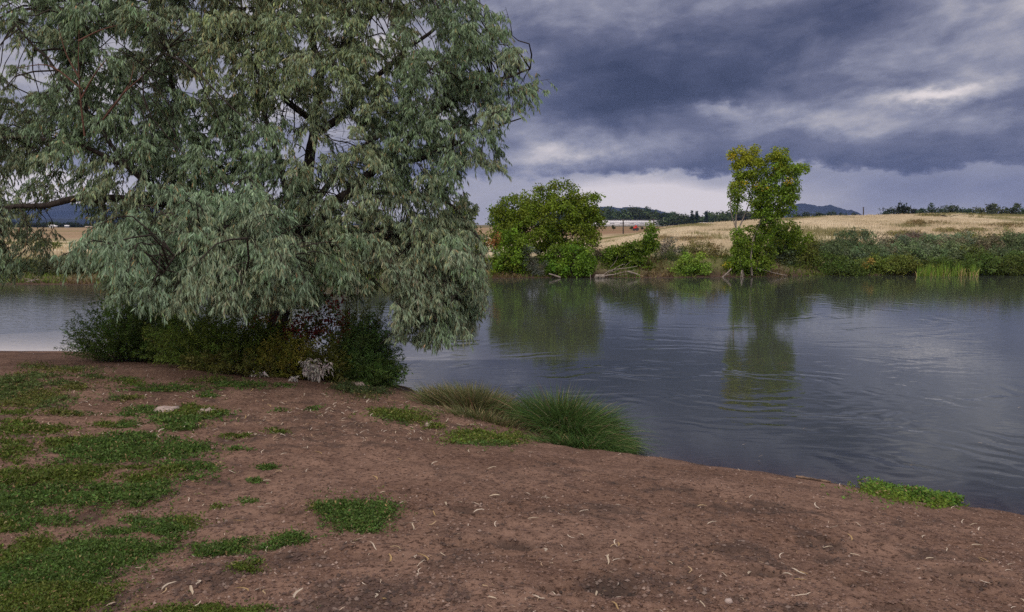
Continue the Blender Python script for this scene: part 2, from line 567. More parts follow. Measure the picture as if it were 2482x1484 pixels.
def make_ground():
    B = MB()
    nr, na = 350, 440
    r = 2.0 * np.exp(np.linspace(0, math.log(27 / 2.0), nr))
    a = np.radians(np.linspace(-50, 50, na))
    R, A = np.meshgrid(r, a, indexing='ij')
    x, y = (R * np.sin(A)).ravel(), (R * np.cos(A)).ravel()
    z, d, soil = near_z(x, y)
    fine_v = np.stack([x, y, z], -1)
    B.add(fine_v, grid_faces(nr, na)[:, ::-1])
    # the rest of the near land, coarser: beside and behind the viewer, and a disc underfoot
    a2 = np.radians(np.linspace(50, 310, 120)); r2 = np.concatenate([[2.0], np.exp(np.linspace(math.log(2.3), math.log(27), 40)), [40, 70, 130]])
    R2, A2 = np.meshgrid(r2, a2, indexing='ij')
    x2, y2 = (R2 * np.sin(A2)).ravel(), (R2 * np.cos(A2)).ravel()
    z2, d2, s2 = near_z(x2, y2)
    B.add(np.stack([x2, y2, z2], -1), grid_faces(len(r2), 120)[:, ::-1])
    a3 = np.radians(np.linspace(-180, 180, 90)); r3 = np.array([.01, .5, 1, 1.5, 2.02])
    R3, A3 = np.meshgrid(r3, a3, indexing='ij')
    x3, y3 = (R3 * np.sin(A3)).ravel(), (R3 * np.cos(A3)).ravel()
    z3, d3, s3 = near_z(x3, y3)
    B.add(np.stack([x3, y3, z3 - .004], -1), grid_faces(5, 90)[:, ::-1])
    o = B.build('ground', dirt_mat(), smooth_=True, kind='structure')
    X, Y, D = np.concatenate([x, x2, x3]), np.concatenate([y, y2, y3]), np.concatenate([d, d2, d3])
    set_attr(o.data, 'soil', np.concatenate([soil, s2, s3]))
    set_attr(o.data, 'wet', sstep(-D + .30 * vnoise(X, Y, .5) + .15 * vnoise(X, Y, .15), -.60, -.10))
    lit = np.exp(-((X + 4.2) / 4.5) ** 2 - ((Y - 15.8) / 2.0) ** 2)
    set_attr(o.data, 'litter', np.clip(lit * 1.2, 0, 1))
    o['label'] = 'bare reddish brown dirt bank sloping to the lake'
    return o


make_ground()


# ------------------------------------------------------------------ water
def water_mat():
    m, nt, b, out = mat('lake_water')
    nt.nodes.remove(b)
    p = geoco()
    sp = nt.nodes.new('ShaderNodeSeparateXYZ'); nt.links.new(p.s, sp.inputs[0])
    x, y, z = (S(o) for o in sp.outputs)
    # wind ripples, long crests across the view, and fans of rings from the near shore
    w1 = noise(combine(x * .55 + y * .12, y * 1.0 - x * .05, 0.0), 3.2, 3, .55, .5)
    w2 = noise(combine(x * .5 - y * .2, y * 1.15, 4.0), 8.5, 2, .5, .2)
    gust = smooth(noise(combine(x * .06, y * .10, 1.0), 1.0, 3, .5), .38, .66)
    far = smooth(y, 11, 30)
    def rings(cx, cy, per, r0, r1, amp):
        dx, dy = x - cx, y - cy
        wob = noise(combine(x * .5, y * .5, cx), 1.1, 3, .55) * 2.2
        r = S.op('SQRT', dx * dx + dy * dy) + wob
        amp = amp * smooth(noise(combine(x * .35, y * .5, cy), 1.0, 2, .5), .49, .64)
        env = smooth(r, r0, r0 + 1.5) * (1 - smooth(r, r1 - 2.5, r1))
        return S.op('SINE', r * (2 * math.pi / per)) * env * amp
    left = smooth(-x, 5, 9)
    h = (w1 - .5) * (.0016 + gust * .0022 + left * .010) * (.30 + far * .70) + (w2 - .5) * (.0012 + gust * .0012 + left * .0015) * (.4 + far * .6)
    h = h + rings(2.6, 12.0, .62, 3.2, 11.5, .0022) + rings(9.5, 13.5, .55, 1.0, 9.0, .0022) + rings(7.5, 30.0, .9, 1.0, 12.0, .0022) + rings(-5.5, 25.0, .8, 1.0, 9.0, .0020) + rings(4.5, 15.5, .45, .5, 6.0, .0016)
    nb = bump(h, 1.0, 1.0)
    gl = nt.nodes.new('ShaderNodeBsdfGlossy'); gl.inputs['Roughness'].default_value = .03; nt.links.new(nb, gl.inputs['Normal'])
    gl.inputs['Color'].default_value = (.93, .95, .97, 1)
    df = nt.nodes.new('ShaderNodeBsdfDiffuse'); df.inputs['Color'].default_value = (.046, .051, .042, 1)
    tr = nt.nodes.new('ShaderNodeBsdfTransparent'); tr.inputs[0].default_value = (.80, .74, .66, 1)
    dep = S(attr('depth').outputs['Fac'])
    mb = nt.nodes.new('ShaderNodeMixShader'); nt.links.new((1 - S.op('EXPONENT', dep * -2.8)).s, mb.inputs[0])
    nt.links.new(tr.outputs[0], mb.inputs[1]); nt.links.new(df.outputs[0], mb.inputs[2])
    fr = nt.nodes.new('ShaderNodeFresnel'); fr.inputs[0].default_value = 1.45; nt.links.new(nb, fr.inputs['Normal'])
    mx = nt.nodes.new('ShaderNodeMixShader'); nt.links.new(fr.outputs[0], mx.inputs[0])
    nt.links.new(mb.outputs[0], mx.inputs[1]); nt.links.new(gl.outputs[0], mx.inputs[2]); nt.links.new(mx.outputs[0], out.inputs[0])
    return m


def make_water():
    xs = np.concatenate([[-400, -200, -100, -60, -35, -22], np.arange(-16, 13, .22), [15, 20, 28, 40, 60, 110, 300, 500]])
    ys = np.concatenate([[-30, -12, -4, 0, 2], np.arange(4, 24, .22), [26, 30, 36, 44, 52, 60, 80, 125]])
    Y, X = np.meshgrid(ys, xs, indexing='ij')
    x, y = X.ravel(), Y.ravel()
    z, d = near_base(x, y)
    B = MB(); B.add(np.stack([x, y, np.zeros_like(x)], -1), grid_faces(len(ys), len(xs)))
    o = B.build('lake_water', water_mat(), kind='structure')
    set_attr(o.data, 'depth', np.maximum(-z, 0))
    o['label'] = 'calm lake with small ripples mirroring the clouds and trees'


make_water()


# ------------------------------------------------------------------ far land
def far_color(x, y):
    n = len(x)
    tan, pale, olive, brown, green = (np.array(c) for c in ((.44, .36, .245), (.58, .50, .36), (.17, .16, .075), (.20, .125, .085), (.075, .095, .035)))
    d = y - np.interp(x, FAR[:, 0], FAR[:, 1])
    a = sstep(vnoise(x, y, 11) + .7 * vnoise(x, y + 40, 3.3), .00, .20)[:, None]
    b = sstep(vnoise(x + 90, y, 8) + .6 * vnoise(x, y, 2.6), .0, .3)[:, None]
    c = tan * (1 - a) + olive * a
    c = c * (1 - .6 * b) + pale * .6 * b
    low = sstep(-d, -15, -5)[:, None] * .75
    c = c * (1 - low) + (olive * .6 + green * .4) * low
    t = x / y
    plain = sstep(y, 105, 150)[:, None]
    pc = np.where((t < .05)[:, None], brown * .8 + tan * .35, brown * 1.0 + tan * .12)
    stripes = sstep(vnoise(x * .15, y, 22), .1, .25)[:, None]
    pc = pc * (1 - .5 * stripes) + olive * .5 * stripes
    pale2 = ((t < .05) & (y > 66) & (y < 92))[:, None]
    pc = pc * (1 - sstep(y, 400, 700)[:, None] * .6) + np.array([.07, .085, .04]) * sstep(y, 400, 700)[:, None] * .6
    c = c * (1 - plain) + pc * plain
    c = np.where(pale2, pale * .85 + .1 * tan, c)
    bank = sstep(-d, -1.6, -.4)[:, None]
    c = c * (1 - bank) + np.array([.085, .058, .045]) * bank
    return c


def make_far_land():
    m, nt, b, out = mat('field')
    p = geoco()
    cc = S(attr('tint').outputs['Color'])
    n = noise(p, 1.6, 5, .65); n2 = noise(p, 7, 3, .6)
    x = nt.nodes.new('ShaderNodeMix'); x.data_type = 'RGBA'; x.blend_type = 'MULTIPLY'; x.inputs[0].default_value = 1
    nt.links.new(cc.s, x.inputs[6]); nt.links.new(mixc(smooth(n * .6 + n2 * .4, .3, .7), (.70, .70, .66), (1.22, 1.20, 1.15)).s, x.inputs[7])
    nt.links.new(x.outputs[2], b.inputs['Base Color']); b.inputs['Roughness'].default_value = 1; b.inputs['Specular IOR Level'].default_value = 0
    nt.links.new(bump(n * .25 + n2 * .08, .8, 1), b.inputs['Normal'])
    B = MB()
    r = np.concatenate([np.linspace(38, 110, 150), 110 * np.exp(np.linspace(.02, math.log(9000 / 110), 60))]); a = np.radians(np.linspace(-64, 64, 300))
    R, A = np.meshgrid(r, a, indexing='ij')
    xx, yy = (R * np.sin(A)).ravel(), (R * np.cos(A)).ravel()
    B.add(np.stack([xx, yy, far_z(xx, yy)], -1), grid_faces(len(r), len(a))[:, ::-1], far_color(xx, yy))
    o = B.build('field', m, smooth_=True, kind='structure')
    o['label'] = 'far shore rising to a hillside of dry tan grass'


make_far_land()


def hill_mat():
    m, nt, b, out = mat('hill_forest')
    p = geoco()
    n = noise(p, .004, 6, .65)
    c = mixc(smooth(n, .35, .65), (.018, .028, .044), (.034, .044, .060))
    nt.links.new(c.s, b.inputs['Base Color']); b.inputs['Roughness'].default_value = 1; b.inputs['Specular IOR Level'].default_value = 0
    return m


HILL = hill_mat()


def hill(name, Y, prof, depth, label):
    """a ridge: prof = (photo x, photo y) of its skyline seen at distance Y"""
    prof = np.array(prof, float)
    q = P(prof[:, 0], prof[:, 1], np.full(len(prof), Y))
    n = 160; xs = np.linspace(q[0, 0], q[-1, 0], n)
    top = np.interp(xs, q[:, 0], q[:, 2])
    k = np.ones(9) / 9; top = np.convolve(np.pad(top, 4, mode='edge'), k, 'valid')
    top = top + vnoise(xs, xs * 0 + Y, Y * .006) * Y * .0022 + vnoise(xs, xs * 0 + Y, Y * .002) * Y * .0009
    vv = np.linspace(-1, 1, 41)
    X = np.repeat(xs[None], 41, 0); YY = Y + vv[:, None] * depth + 0 * X
    Z = 1 + (top[None] - 1) * (1 - np.abs(vv[:, None]) ** 1.3) * (1 + .10 * vnoise(X, YY, Y * .03) * np.abs(vv[:, None]))
    B = MB(); B.add(np.stack([X * (YY / Y), YY, Z], -1).reshape(-1, 3), grid_faces(41, n))
    o = B.build(name, HILL, smooth_=True, kind='structure'); o['label'] = label
    return o



def haze():
    m = bpy.data.materials.new('haze'); m.use_nodes = True; nt = m.node_tree; nt.nodes.clear()
    v = nt.nodes.new('ShaderNodeVolumePrincipled'); v.inputs['Color'].default_value = (.34, .48, 1.0, 1); v.inputs['Density'].default_value = 5.0e-5
    o = nt.nodes.new('ShaderNodeOutputMaterial'); nt.links.new(v.outputs[0], o.inputs['Volume'])
    B = MB(); x = 6600.; z0, z1 = -3., 330.
    p = np.array([[a, b, c] for c in (z0, z1) for b in (-x, x) for a in (-x, x)])
    B.add(p, np.array([[0, 2, 3, 1], [4, 5, 7, 6], [0, 1, 5, 4], [2, 6, 7, 3], [0, 4, 6, 2], [1, 3, 7, 5]]))
    h = B.build('haze', m, kind='stuff'); h['label'] = 'thin bluish air over the whole place'


haze()
hill('mountain', 5200, [(-900, 520), (-500, 480), (-200, 488), (-60, 500), (60, 494), (160, 492), (300, 500), (500, 515), (760, 535), (900, 546)], 900, 'dark blue mountain beyond the lake on the left')
hill('hill', 2600, [(-900, 535), (-300, 528), (0, 533), (240, 530), (420, 536), (600, 546)], 260, 'low wooded ridge below the blue mountain on the left')
hill('hill', 3800, [(1180, 548), (1300, 522), (1420, 503), (1470, 500), (1500, 504), (1540, 501), (1580, 506), (1620, 516), (1660, 530), (1720, 548)], 500, 'small blue hill behind the white building')
hill('hill', 4200, [(1820, 548), (1870, 520), (1915, 499), (1940, 492), (1965, 495), (1985, 500), (2010, 498), (2040, 504), (2070, 513), (2100, 524), (2160, 548)], 500, 'twin topped blue hill right of the tall tree')

# ------------------------------------------------------------------ materials of plants, wood and stone
BARK = rough_mat('bark', (.022, .017, .014), (.060, .048, .040), 14, .95, .02, stretch=(1, 1, .25))
PALE_BARK = rough_mat('pale_bark', (.16, .13, .105), (.30, .26, .22), 9, .9, .01)
DRIFT = rough_mat('weathered_wood', (.15, .12, .10), (.32, .27, .23), 12, .9, .01)
STONE = rough_mat('stone', (.24, .18, .155), (.40, .32, .28), 9, .95, .02)
OLEAF = leaf_mat('silver_leaf', .6, .22, under=(.25, .345, .225), spec=.14)
GLEAF = leaf_mat('green_leaf', .55, .28, spec=.16)
FLEAF = leaf_mat('distant_leaf', .8, .18, spec=.1)
BLADE = leaf_mat('grass_blade', .6, .25, spec=.15)
STRAW = leaf_mat('dry_straw', .8, .25, spec=.1)


def clumpy(B, cen, rad, per, size, tint, rng, flat=.8, hang=.2, amt=.18, aspect=.62):
    """leafy clumps: per leaves about each centre"""
    n = len(cen)
    cidx = np.repeat(np.arange(n), per)
    r = np.broadcast_to(rad, (n,))[cidx][:, None]
    o = nrm(rng.normal(size=(n * per, 3))) * (rng.random((n * per, 1)) ** .45) * r * np.array([1, 1, flat])
    pos = cen[cidx] + o
    d = nrm(o) * .6 + rng.normal(size=o.shape) * .6 - np.array([0, 0, hang])
    ct = vary(tint, n, amt, rng) if np.ndim(tint) == 1 else np.asarray(tint) * (1 + amt * rng.normal(size=(n, 1)))
    c = np.clip(ct[cidx] * (1 + .16 * rng.normal(size=(n * per, 1))), .004, 1)
    s = size * (.7 + .6 * rng.random(n * per))
    leaves(B, pos, d, s, s * aspect, c, rng, sag=.12)


def lobe_points(lobes, rng, per_area, shell=.55):
    """clump centres spread through ellipsoid lobes (x, y, z, rx, ry, rz), more towards the outside"""
    out = []
    for (x, y, z, rx, ry, rz) in lobes:
        n = max(4, int(per_area * (rx * rz + rx * ry + ry * rz) * 1.4))
        u = nrm(rng.normal(size=(n, 3))); q = shell + (1 - shell) * rng.random((n, 1)) ** .6
        out.append(np.array([x, y, z]) + u * q * np.array([rx, ry, rz]))
    return np.concatenate(out)


def lobes_px(list_px, Y, depth=.8):
    out = []
    for l in list_px:
        px, py, rx, ry = l[:4]; dy = l[4] if len(l) > 4 else 0
        c = P(px, py, np.array(Y + dy, float)); k = (Y + dy) / F
        out.append((c[0], c[1], c[2], rx * k, max(rx, ry) * k * depth, ry * k))
    return out


def broad(name, label, cat, base, lobes, tint, leaf, per_area, per, rad, rng, stems=None, group=None, bark=BARK, tint_fn=None, floor=None, leafmat=None, aspect=.62, stem_r=.03):
    t = thing(name, base, label, cat, group)
    pts = lobe_points(lobes, rng, per_area)
    if floor is not None: pts = pts[pts[:, 2] > floor]
    B = MB()
    clumpy(B, pts, rad, per, leaf, tint if tint_fn is None else tint_fn(pts), rng, aspect=aspect)
    B.build('crown' if cat == 'tree' else 'foliage', leafmat or GLEAF, t)
    if stems is None:
        stems = []
        for l in lobes[:7]:
            b = np.array(base) + np.append(rng.normal(size=2) * .08, -.05); e = np.array(l[:3]) + np.array([0, 0, l[5] * .5])
            stems.append((np.array([b, b * .55 + e * .45 + np.append(rng.normal(size=2) * .1, .12), e]), stem_r))
    for i, (pp, r0) in enumerate(stems):
        T = MB(); tube(T, spline(pp, 8), np.linspace(r0, r0 * .3, 8), 6)
        T.build(('trunk' if i == 0 else 'limb') if cat == 'tree' else 'stem', bark, t, smooth_=True)
    return t


# ------------------------------------------------------------------ far bank trees and shrubs
rg = np.random.default_rng(21)
GREEN, BRIGHT, SILVER, DARKG = (.135, .190, .018), (.115, .175, .030), (.115, .140, .105), (.060, .095, .022)

broad('box_elder_tree', 'broad rounded dark green tree on the far bank beside the willow-leaved tree', 'tree', FP(1340, 51.5),
      lobes_px([(1250, 515, 62, 45), (1215, 545, 40, 45), (1300, 490, 50, 36), (1362, 470, 40, 34), (1420, 500, 42, 40), (1350, 520, 85, 50), (1432, 548, 34, 40), (1285, 560, 80, 45, -.6), (1385, 570, 70, 40, -.5), (1240, 590, 50, 40), (1360, 610, 70, 35)], 51.5, .75),
      GREEN, .14, 12, 46, .33, rg, floor=1.0)
broad('rusty_shrub', 'small rusty orange leafed shrub left of the broad rounded tree', 'shrub', FP(1200, 49.6),
      lobes_px([(1202, 578, 13, 14), (1196, 592, 12, 12)], 49.6), (.30, .13, .05), .11, 14, 30, .2, rg, leafmat=FLEAF)
broad('green_shrub', 'bright green upright shrub at the foot of the broad rounded tree', 'shrub', FP(1242, 48.9),
      lobes_px([(1240, 590, 32, 32), (1232, 630, 42, 36), (1262, 600, 22, 28), (1215, 645, 28, 26)], 48.9), (.135, .215, .020), .14, 11, 56, .28, rg)
broad('silver_shrub', 'grey silvery shrub between two bright green shrubs on the far bank', 'shrub', FP(1290, 48.7),
      lobes_px([(1285, 625, 24, 26), (1300, 645, 24, 22), (1275, 610, 14, 16)], 48.7), (.13, .15, .115), .11, 16, 46, .22, rg, aspect=.3)
broad('green_shrub', 'low wide bright green shrub behind the half sunken log end', 'shrub', FP(1382, 48.9),
      lobes_px([(1350, 625, 36, 34), (1395, 620, 42, 32), (1380, 648, 58, 24), (1425, 640, 22, 24)], 48.9), (.120, .205, .020), .14, 11, 56, .28, rg)
broad('leaning_tree', 'small leaning green tree above the driftwood pile', 'tree', FP(1530, 50),
      lobes_px([(1577, 566, 20, 26), (1572, 590, 26, 22), (1545, 605, 30, 24), (1520, 622, 42, 28), (1495, 625, 34, 28), (1545, 645, 38, 24), (1510, 650, 40, 20)], 50),
      (.120, .190, .020), .14, 13, 56, .27, rg, floor=.25)
broad('green_shrub', 'round bright yellow-green shrub at the waterline left of the tall tree', 'shrub', FP(1676, 49.4),
      lobes_px([(1680, 632, 28, 22), (1665, 648, 36, 22), (1695, 652, 24, 18), (1640, 660, 18, 10)], 49.4), (.185, .285, .040), .13, 13, 52, .26, rg, floor=.1)
broad('green_tree', 'dark yellow-green tree half hidden behind the right edge of the silver tree', 'tree', FP(1120, 52),
      lobes_px([(1120, 510, 34, 30), (1105, 550, 45, 40), (1140, 590, 40, 40), (1085, 600, 50, 40), (1150, 640, 40, 30), (1040, 590, 60, 50)], 52), (.13, .17, .022), .15, 9, 58, .33, rg, floor=.6)
for k, (px, py, rx, ry, Y) in enumerate([(960, 600, 60, 55, 50), (860, 590, 60, 60, 51), (740, 600, 70, 50, 50), (620, 610, 70, 45, 48), (500, 620, 70, 45, 46), (380, 620, 70, 45, 44)]):
    broad('bank_shrub', 'dark green shrub on the far bank glimpsed through the silver tree', 'shrub', FP(px, Y),
          lobes_px([(px, py, rx, ry), (px + 30, py + 25, rx * .8, ry * .7), (px - 35, py + 20, rx * .7, ry * .7)], Y), vary(DARKG, 1, .2, rg)[0], .20, 5, 30, .36, rg, group='shrubs on the far bank behind the silver tree', floor=.3)


# the tall two-headed tree on the far bank
def tall_tree():
    Y = 49.3; base = FP(1800, Y)
    lob = lobes_px([(1792, 382, 27, 26), (1822, 378, 24, 24), (1812, 408, 40, 28), (1800, 440, 26, 22), (1888, 382, 24, 24), (1872, 400, 28, 30), (1910, 412, 34, 18), (1940, 408, 14, 12), (1895, 440, 40, 34), (1850, 448, 34, 24),
                    (1915, 470, 24, 26), (1870, 480, 44, 26), (1785, 465, 18, 30), (1838, 480, 28, 22), (1900, 505, 26, 18), (1860, 520, 34, 18), (1780, 500, 10, 16), (1845, 505, 24, 16), (1850, 565, 26, 20, .4), (1862, 540, 18, 14, .4), (1815, 600, 20, 24, .5), (1812, 652, 24, 15, .3), (1786, 572, 12, 22, -.25), (1792, 606, 16, 20, -.3), (1800, 634, 20, 16, -.35), (1772, 645, 12, 14, .3)], Y, .8)
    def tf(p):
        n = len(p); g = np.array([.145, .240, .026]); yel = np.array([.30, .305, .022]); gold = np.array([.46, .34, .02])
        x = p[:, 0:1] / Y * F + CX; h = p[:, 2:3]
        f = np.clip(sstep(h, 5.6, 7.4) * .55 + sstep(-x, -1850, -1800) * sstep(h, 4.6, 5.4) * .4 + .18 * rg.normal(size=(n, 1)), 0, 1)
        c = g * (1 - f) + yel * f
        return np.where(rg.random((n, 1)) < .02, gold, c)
    tr = lambda l: np.stack([P(a, b, np.array(Y + c, float)) for a, b, c in l])
    b0 = [(1802, 668, 0)]
    stems = [(tr([(1802, 676, 0), (1795, 640, 0), (1787, 600, 0), (1782, 560, 0), (1786, 500, .1), (1792, 440, .1), (1796, 380, .1)]), .075),
             (tr([(1822, 668, -.2), (1820, 640, -.2), (1822, 590, .2), (1845, 530, .3), (1862, 470, .3), (1878, 400, .2)]), .06),
             (tr([(1845, 530, .3), (1880, 490, .1), (1905, 440, -.1), (1925, 410, -.2)]), .05),
             (tr([(1787, 560, 0), (1805, 520, .3), (1822, 470, .4), (1830, 400, .4)]), .05),
             (tr([(1845, 530, .3), (1842, 480, .6), (1850, 430, .7)]), .04),
             (tr([(1782, 550, 0), (1770, 510, -.2), (1772, 470, -.3), (1778, 440, -.3)]), .03),
             (tr([(1865, 470, .3), (1895, 470, .5), (1920, 460, .5)]), .03)]
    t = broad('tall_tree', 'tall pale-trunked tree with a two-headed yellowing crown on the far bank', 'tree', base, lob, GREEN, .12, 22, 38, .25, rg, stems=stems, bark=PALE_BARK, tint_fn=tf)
    return t


tall_tree()
broad('green_shrub', 'rounded green shrub to the right of the tall tree trunk, leaning over tan grass', 'shrub', FP(1905, 52),
      lobes_px([(1905, 560, 40, 26), (1940, 575, 26, 20), (1880, 590, 40, 26), (1915, 600, 36, 20), (1870, 560, 20, 20)], 52), (.150, .225, .024), .14, 12, 48, .26, rg, floor=1.0)
broad('green_shrub', 'leafy green undergrowth shrub wrapped round the tall tree trunk', 'shrub', FP(1805, 49.9),
      lobes_px([(1810, 600, 34, 34), (1830, 570, 28, 28), (1790, 640, 30, 26), (1830, 640, 40, 26), (1850, 615, 30, 26)], 49.9), (.135, .205, .024), .13, 11, 52, .27, rg, floor=.2)

# the band of grey-green shrubs on the right bank
kinds = [('sage_shrub', 'grey-green bushy shrub in the thick band along the right bank', (.130, .180, .080)),
         ('sage_shrub', 'grey-green bushy shrub in the thick band along the right bank', (.165, .205, .120)),
         ('olive_shrub', 'olive green low shrub among the grey-green band on the right bank', (.14, .165, .036)),
         ('mauve_shrub', 'mauve brown twiggy shrub among the grey-green band on the right bank', (.17, .150, .095)),
         ('dark_shrub', 'dark green low shrub at the water edge of the right bank', (.085, .130, .030))]
grp = {'sage_shrub': 'grey-green shrubs on the right bank', 'olive_shrub': 'olive green shrubs on the right bank', 'mauve_shrub': 'mauve shrubs on the right bank', 'dark_shrub': 'dark shrubs at the right waterline'}
row = []
for px in np.arange(1965, 2570, 48): row.append((px, 642, 42, 25, 51.3, 2 if rg.random() < .35 else 4, 'front row'))
for px in np.arange(1905, 2570, 42): row.append((px, 622, 42, 28, 52.6, rg.choice([0, 0, 1, 2]), 'middle row'))
for px in np.arange(1895, 2570, 50): row.append((px, 603 - 6 * sstep(px, 2000, 2400), 40, 25, 55.0, rg.choice([0, 1, 1, 0, 3, 2, 2]), 'back row'))
for px in np.arange(2180, 2570, 54): row.append((px, 588, 36, 20, 59, rg.choice([0, 1, 2, 0, 3]), 'topmost row'))
for px, py, rx, ry, Y, k, rw in row:
    n_, l_, c_ = kinds[int(k)]
    seg = 'nearest the tall tree' if px < 2040 else 'below the spiky plant' if px < 2140 else 'just left of the reeds' if px < 2225 else 'behind the reeds' if px < 2375 else 'right of the reeds' if px < 2440 else 'at the right edge'
    l_ = l_.split(' in the ')[0].split(' among ')[0].split(' at the ')[0] + ', ' + rw + ' of right bank, ' + seg
    px += rg.normal() * 12; py += rg.normal() * 5; Y += rg.normal() * .4; s = .95 + .35 * rg.random()
    b = FP(px, Y)
    k_ = Y / F
    b[2] -= .05
    zc = P(px, py, np.array(Y))[2]
    ll = [(b[0] + rg.normal() * .3, Y + rg.normal() * .2, zc + rg.normal() * .12, rx * k_ * s * q, rx * k_ * s * q * .8, ry * k_ * s * q) for q in (1, .75, .7)]
    ll += [(b[0] + rg.normal() * .4, Y - .2, (zc + b[2]) / 2, rx * k_ * s * .8, rx * k_ * .6, ry * k_ * .8)]
    broad(n_, l_, 'shrub', b, ll, vary(c_, 1, .14, rg)[0], .135, 11, 28, .22, rg, group=grp[n_], leafmat=FLEAF, aspect=.40, floor=.05)
for n_, px, py, rx, ry, Y, c_, lab in [('sage_shrub', 1622, 600, 34, 22, 53, (.19, .175, .14), 'greyish twiggy shrub between the leaning tree and the round yellow-green shrub'), ('dark_shrub', 1610, 628, 30, 22, 51.2, (.095, .125, .05), 'dark low shrub right behind the short pale log'),
                                       ('olive_shrub', 1722, 612, 30, 22, 52.5, (.20, .165, .06), 'rusty olive shrub above the level bleached log'), ('olive_shrub', 1690, 598, 36, 16, 55, (.20, .19, .07), 'olive weedy shrub on the tan slope left of the tall tree'), ('sage_shrub', 1450, 606, 26, 16, 51.5, (.17, .16, .10), 'small greyish shrub between the broad rounded tree and the leaning tree'),
                                       ('dark_shrub', 1478, 628, 34, 30, 51.0, (.12, .18, .03), 'dark green shrub right behind the driftwood pile'), ('dark_shrub', 1585, 645, 30, 16, 50.6, (.13, .17, .035), 'low green shrub at the waterline right of the short pale log'),
                                       ('dark_shrub', 1640, 618, 30, 22, 52, (.11, .15, .04), 'dull green shrub just behind the round yellow-green shrub'), ('olive_shrub', 1745, 618, 24, 18, 53, (.17, .17, .06), 'olive brush between the round yellow-green shrub and the tall tree'), ('dark_shrub', 1445, 645, 26, 18, 50.4, (.12, .17, .03), 'small green shrub above the thin grey stake'),
                                       ('dark_shrub', 1770, 640, 22, 18, 50.6, (.09, .13, .035), 'small dark shrub hugging the left side of the tall tree base')]:
    broad(n_, lab, 'shrub', FP(px, Y), lobes_px([(px, py, rx, ry), (px + 12, py + 12, rx * .8, ry * .7), (px - 14, py + 10, rx * .7, ry * .7)], Y), c_, .12, 11, 40, .22, rg, leafmat=FLEAF, aspect=.40, floor=.1)
broad('reddish_shrub', 'small dull red shrub patch in the middle of the grey-green band', 'shrub', FP(2300, 54), lobes_px([(2300, 600, 20, 10), (2322, 604, 14, 8)], 53.6), (.19, .10, .085), .11, 14, 34, .18, rg, leafmat=FLEAF)
broad('golden_weed', 'small gold-flecked weed near the waterline in the shrub band', 'plant', FP(2110, 51), lobes_px([(2112, 633, 10, 8), (2098, 640, 8, 7)], 50.6), (.28, .21, .05), .09, 16, 30, .15, rg, leafmat=FLEAF)


def tiered(px, py_top, Y):
    """dead yucca-like spike plant"""
    b = FP(px, Y); t = thing('spiky_plant', b, 'dark upright spiky plant standing alone on the tan hillside', 'plant')
    B = MB(); n = 46; a = rg.random(n) * 6.28
    o = np.stack([np.cos(a), np.sin(a), 0 * a], -1) * (.18 + .4 * rg.random((n, 1)))
    blades(B, np.repeat(b[None], n, 0) + np.array([0, 0, .02]), o, 1.0, .75 + .3 * rg.random(n), .07, .12, vary((.045, .06, .025), n, .2, rg))
    B.build('leaf_rosette', BLADE, t)
    T = MB(); tube(T, np.array([b, b + [0, 0, .5], b + [.03, 0, .95]]), [.03, .025, .01], 5); T.build('stem', BARK, t)


tiered(2098, 560, 62)


for px, py, rx, ry, Y, q in [(2010, 575, 46, 9, 68, 0), (2075, 588, 50, 8, 60, 1), (2170, 572, 40, 9, 68, 0), (2245, 545, 44, 9, 80, 1), (2330, 560, 50, 9, 72, 0), (2420, 552, 36, 7, 76, 1), (2295, 528, 44, 7, 90, 0), (1660, 575, 50, 8, 68, 1), (1560, 585, 34, 8, 62, 0), (2480, 575, 40, 9, 66, 1)]:
    b = FP(px, Y); k_ = Y / F
    broad('hillside_bush', ['low olive weed clump on the tan hillside', 'low rusty green weed clump on the tan hillside'][q] + {2010: ' just right of the tall tree', 2075: ' below the spiky plant', 2170: ' right of the spiky plant', 2245: ' halfway up above the reeds', 2330: ' behind the mauve shrubs', 2420: ' near the right edge', 2295: ' right under the crest', 1660: ' left of the tall tree', 1560: ' behind the leaning tree', 2480: ' at the right edge'}[px], 'plant', b,
          [(b[0] + rg.normal() * rx * k_ * .8, Y + rg.normal() * 1.2, b[2] + ry * k_ * .5, rx * k_ * .45, 1.2, ry * k_ * (.5 + .4 * rg.random())) for _ in range(7)], [(.20, .185, .07), (.235, .185, .085)][q], .115, 12, 20, .16, rg, leafmat=FLEAF, aspect=.3)


# reeds standing in the water on the right
def reeds():
    B = MB(); n = 1500; hgt = None
    px = 2222 + 150 * rg.random(n); yy = 49.7 + 1.3 * rg.random(n)
    clump = vnoise(px, yy, 9.0) + .5 * vnoise(px, yy * 0, 3.0) > -.16 + .25 * rg.normal(size=n)
    px, yy = px[clump], yy[clump]; n = len(px)
    x = (px - CX) / F * yy; b = np.stack([x, yy, np.maximum(far_z(x, yy), -.1)], -1)
    a = rg.random(n) * 6.28
    o = np.stack([np.cos(a), np.sin(a), 0 * a], -1) * (.10 * rg.random((n, 1)))
    blades(B, b, o, 1.0, .30 + (.40 + .55 * np.clip(vnoise(px, px * 0, 14) + .4, 0, 1)) * rg.random(n), .04, .06, vary((.17, .26, .040), n, .25, rg), rng=rg)
    nf = 60; px = 2222 + 150 * rg.random(nf); yy = 49.6 + .5 * rg.random(nf); x = (px - CX) / F * yy
    blades(B, np.stack([x, yy, 0 * x], -1), np.zeros((nf, 3)) + rg.normal(size=(nf, 3)) * .2 * [1, 1, 0], 1.0, .3 + .5 * rg.random(nf), .05, .3, vary((.36, .30, .12), nf, .15, rg), rng=rg)
    o = B.build('reeds', BLADE, kind='stuff'); o['label'] = 'bright yellow-green reeds standing in the shallows on the right'


reeds()


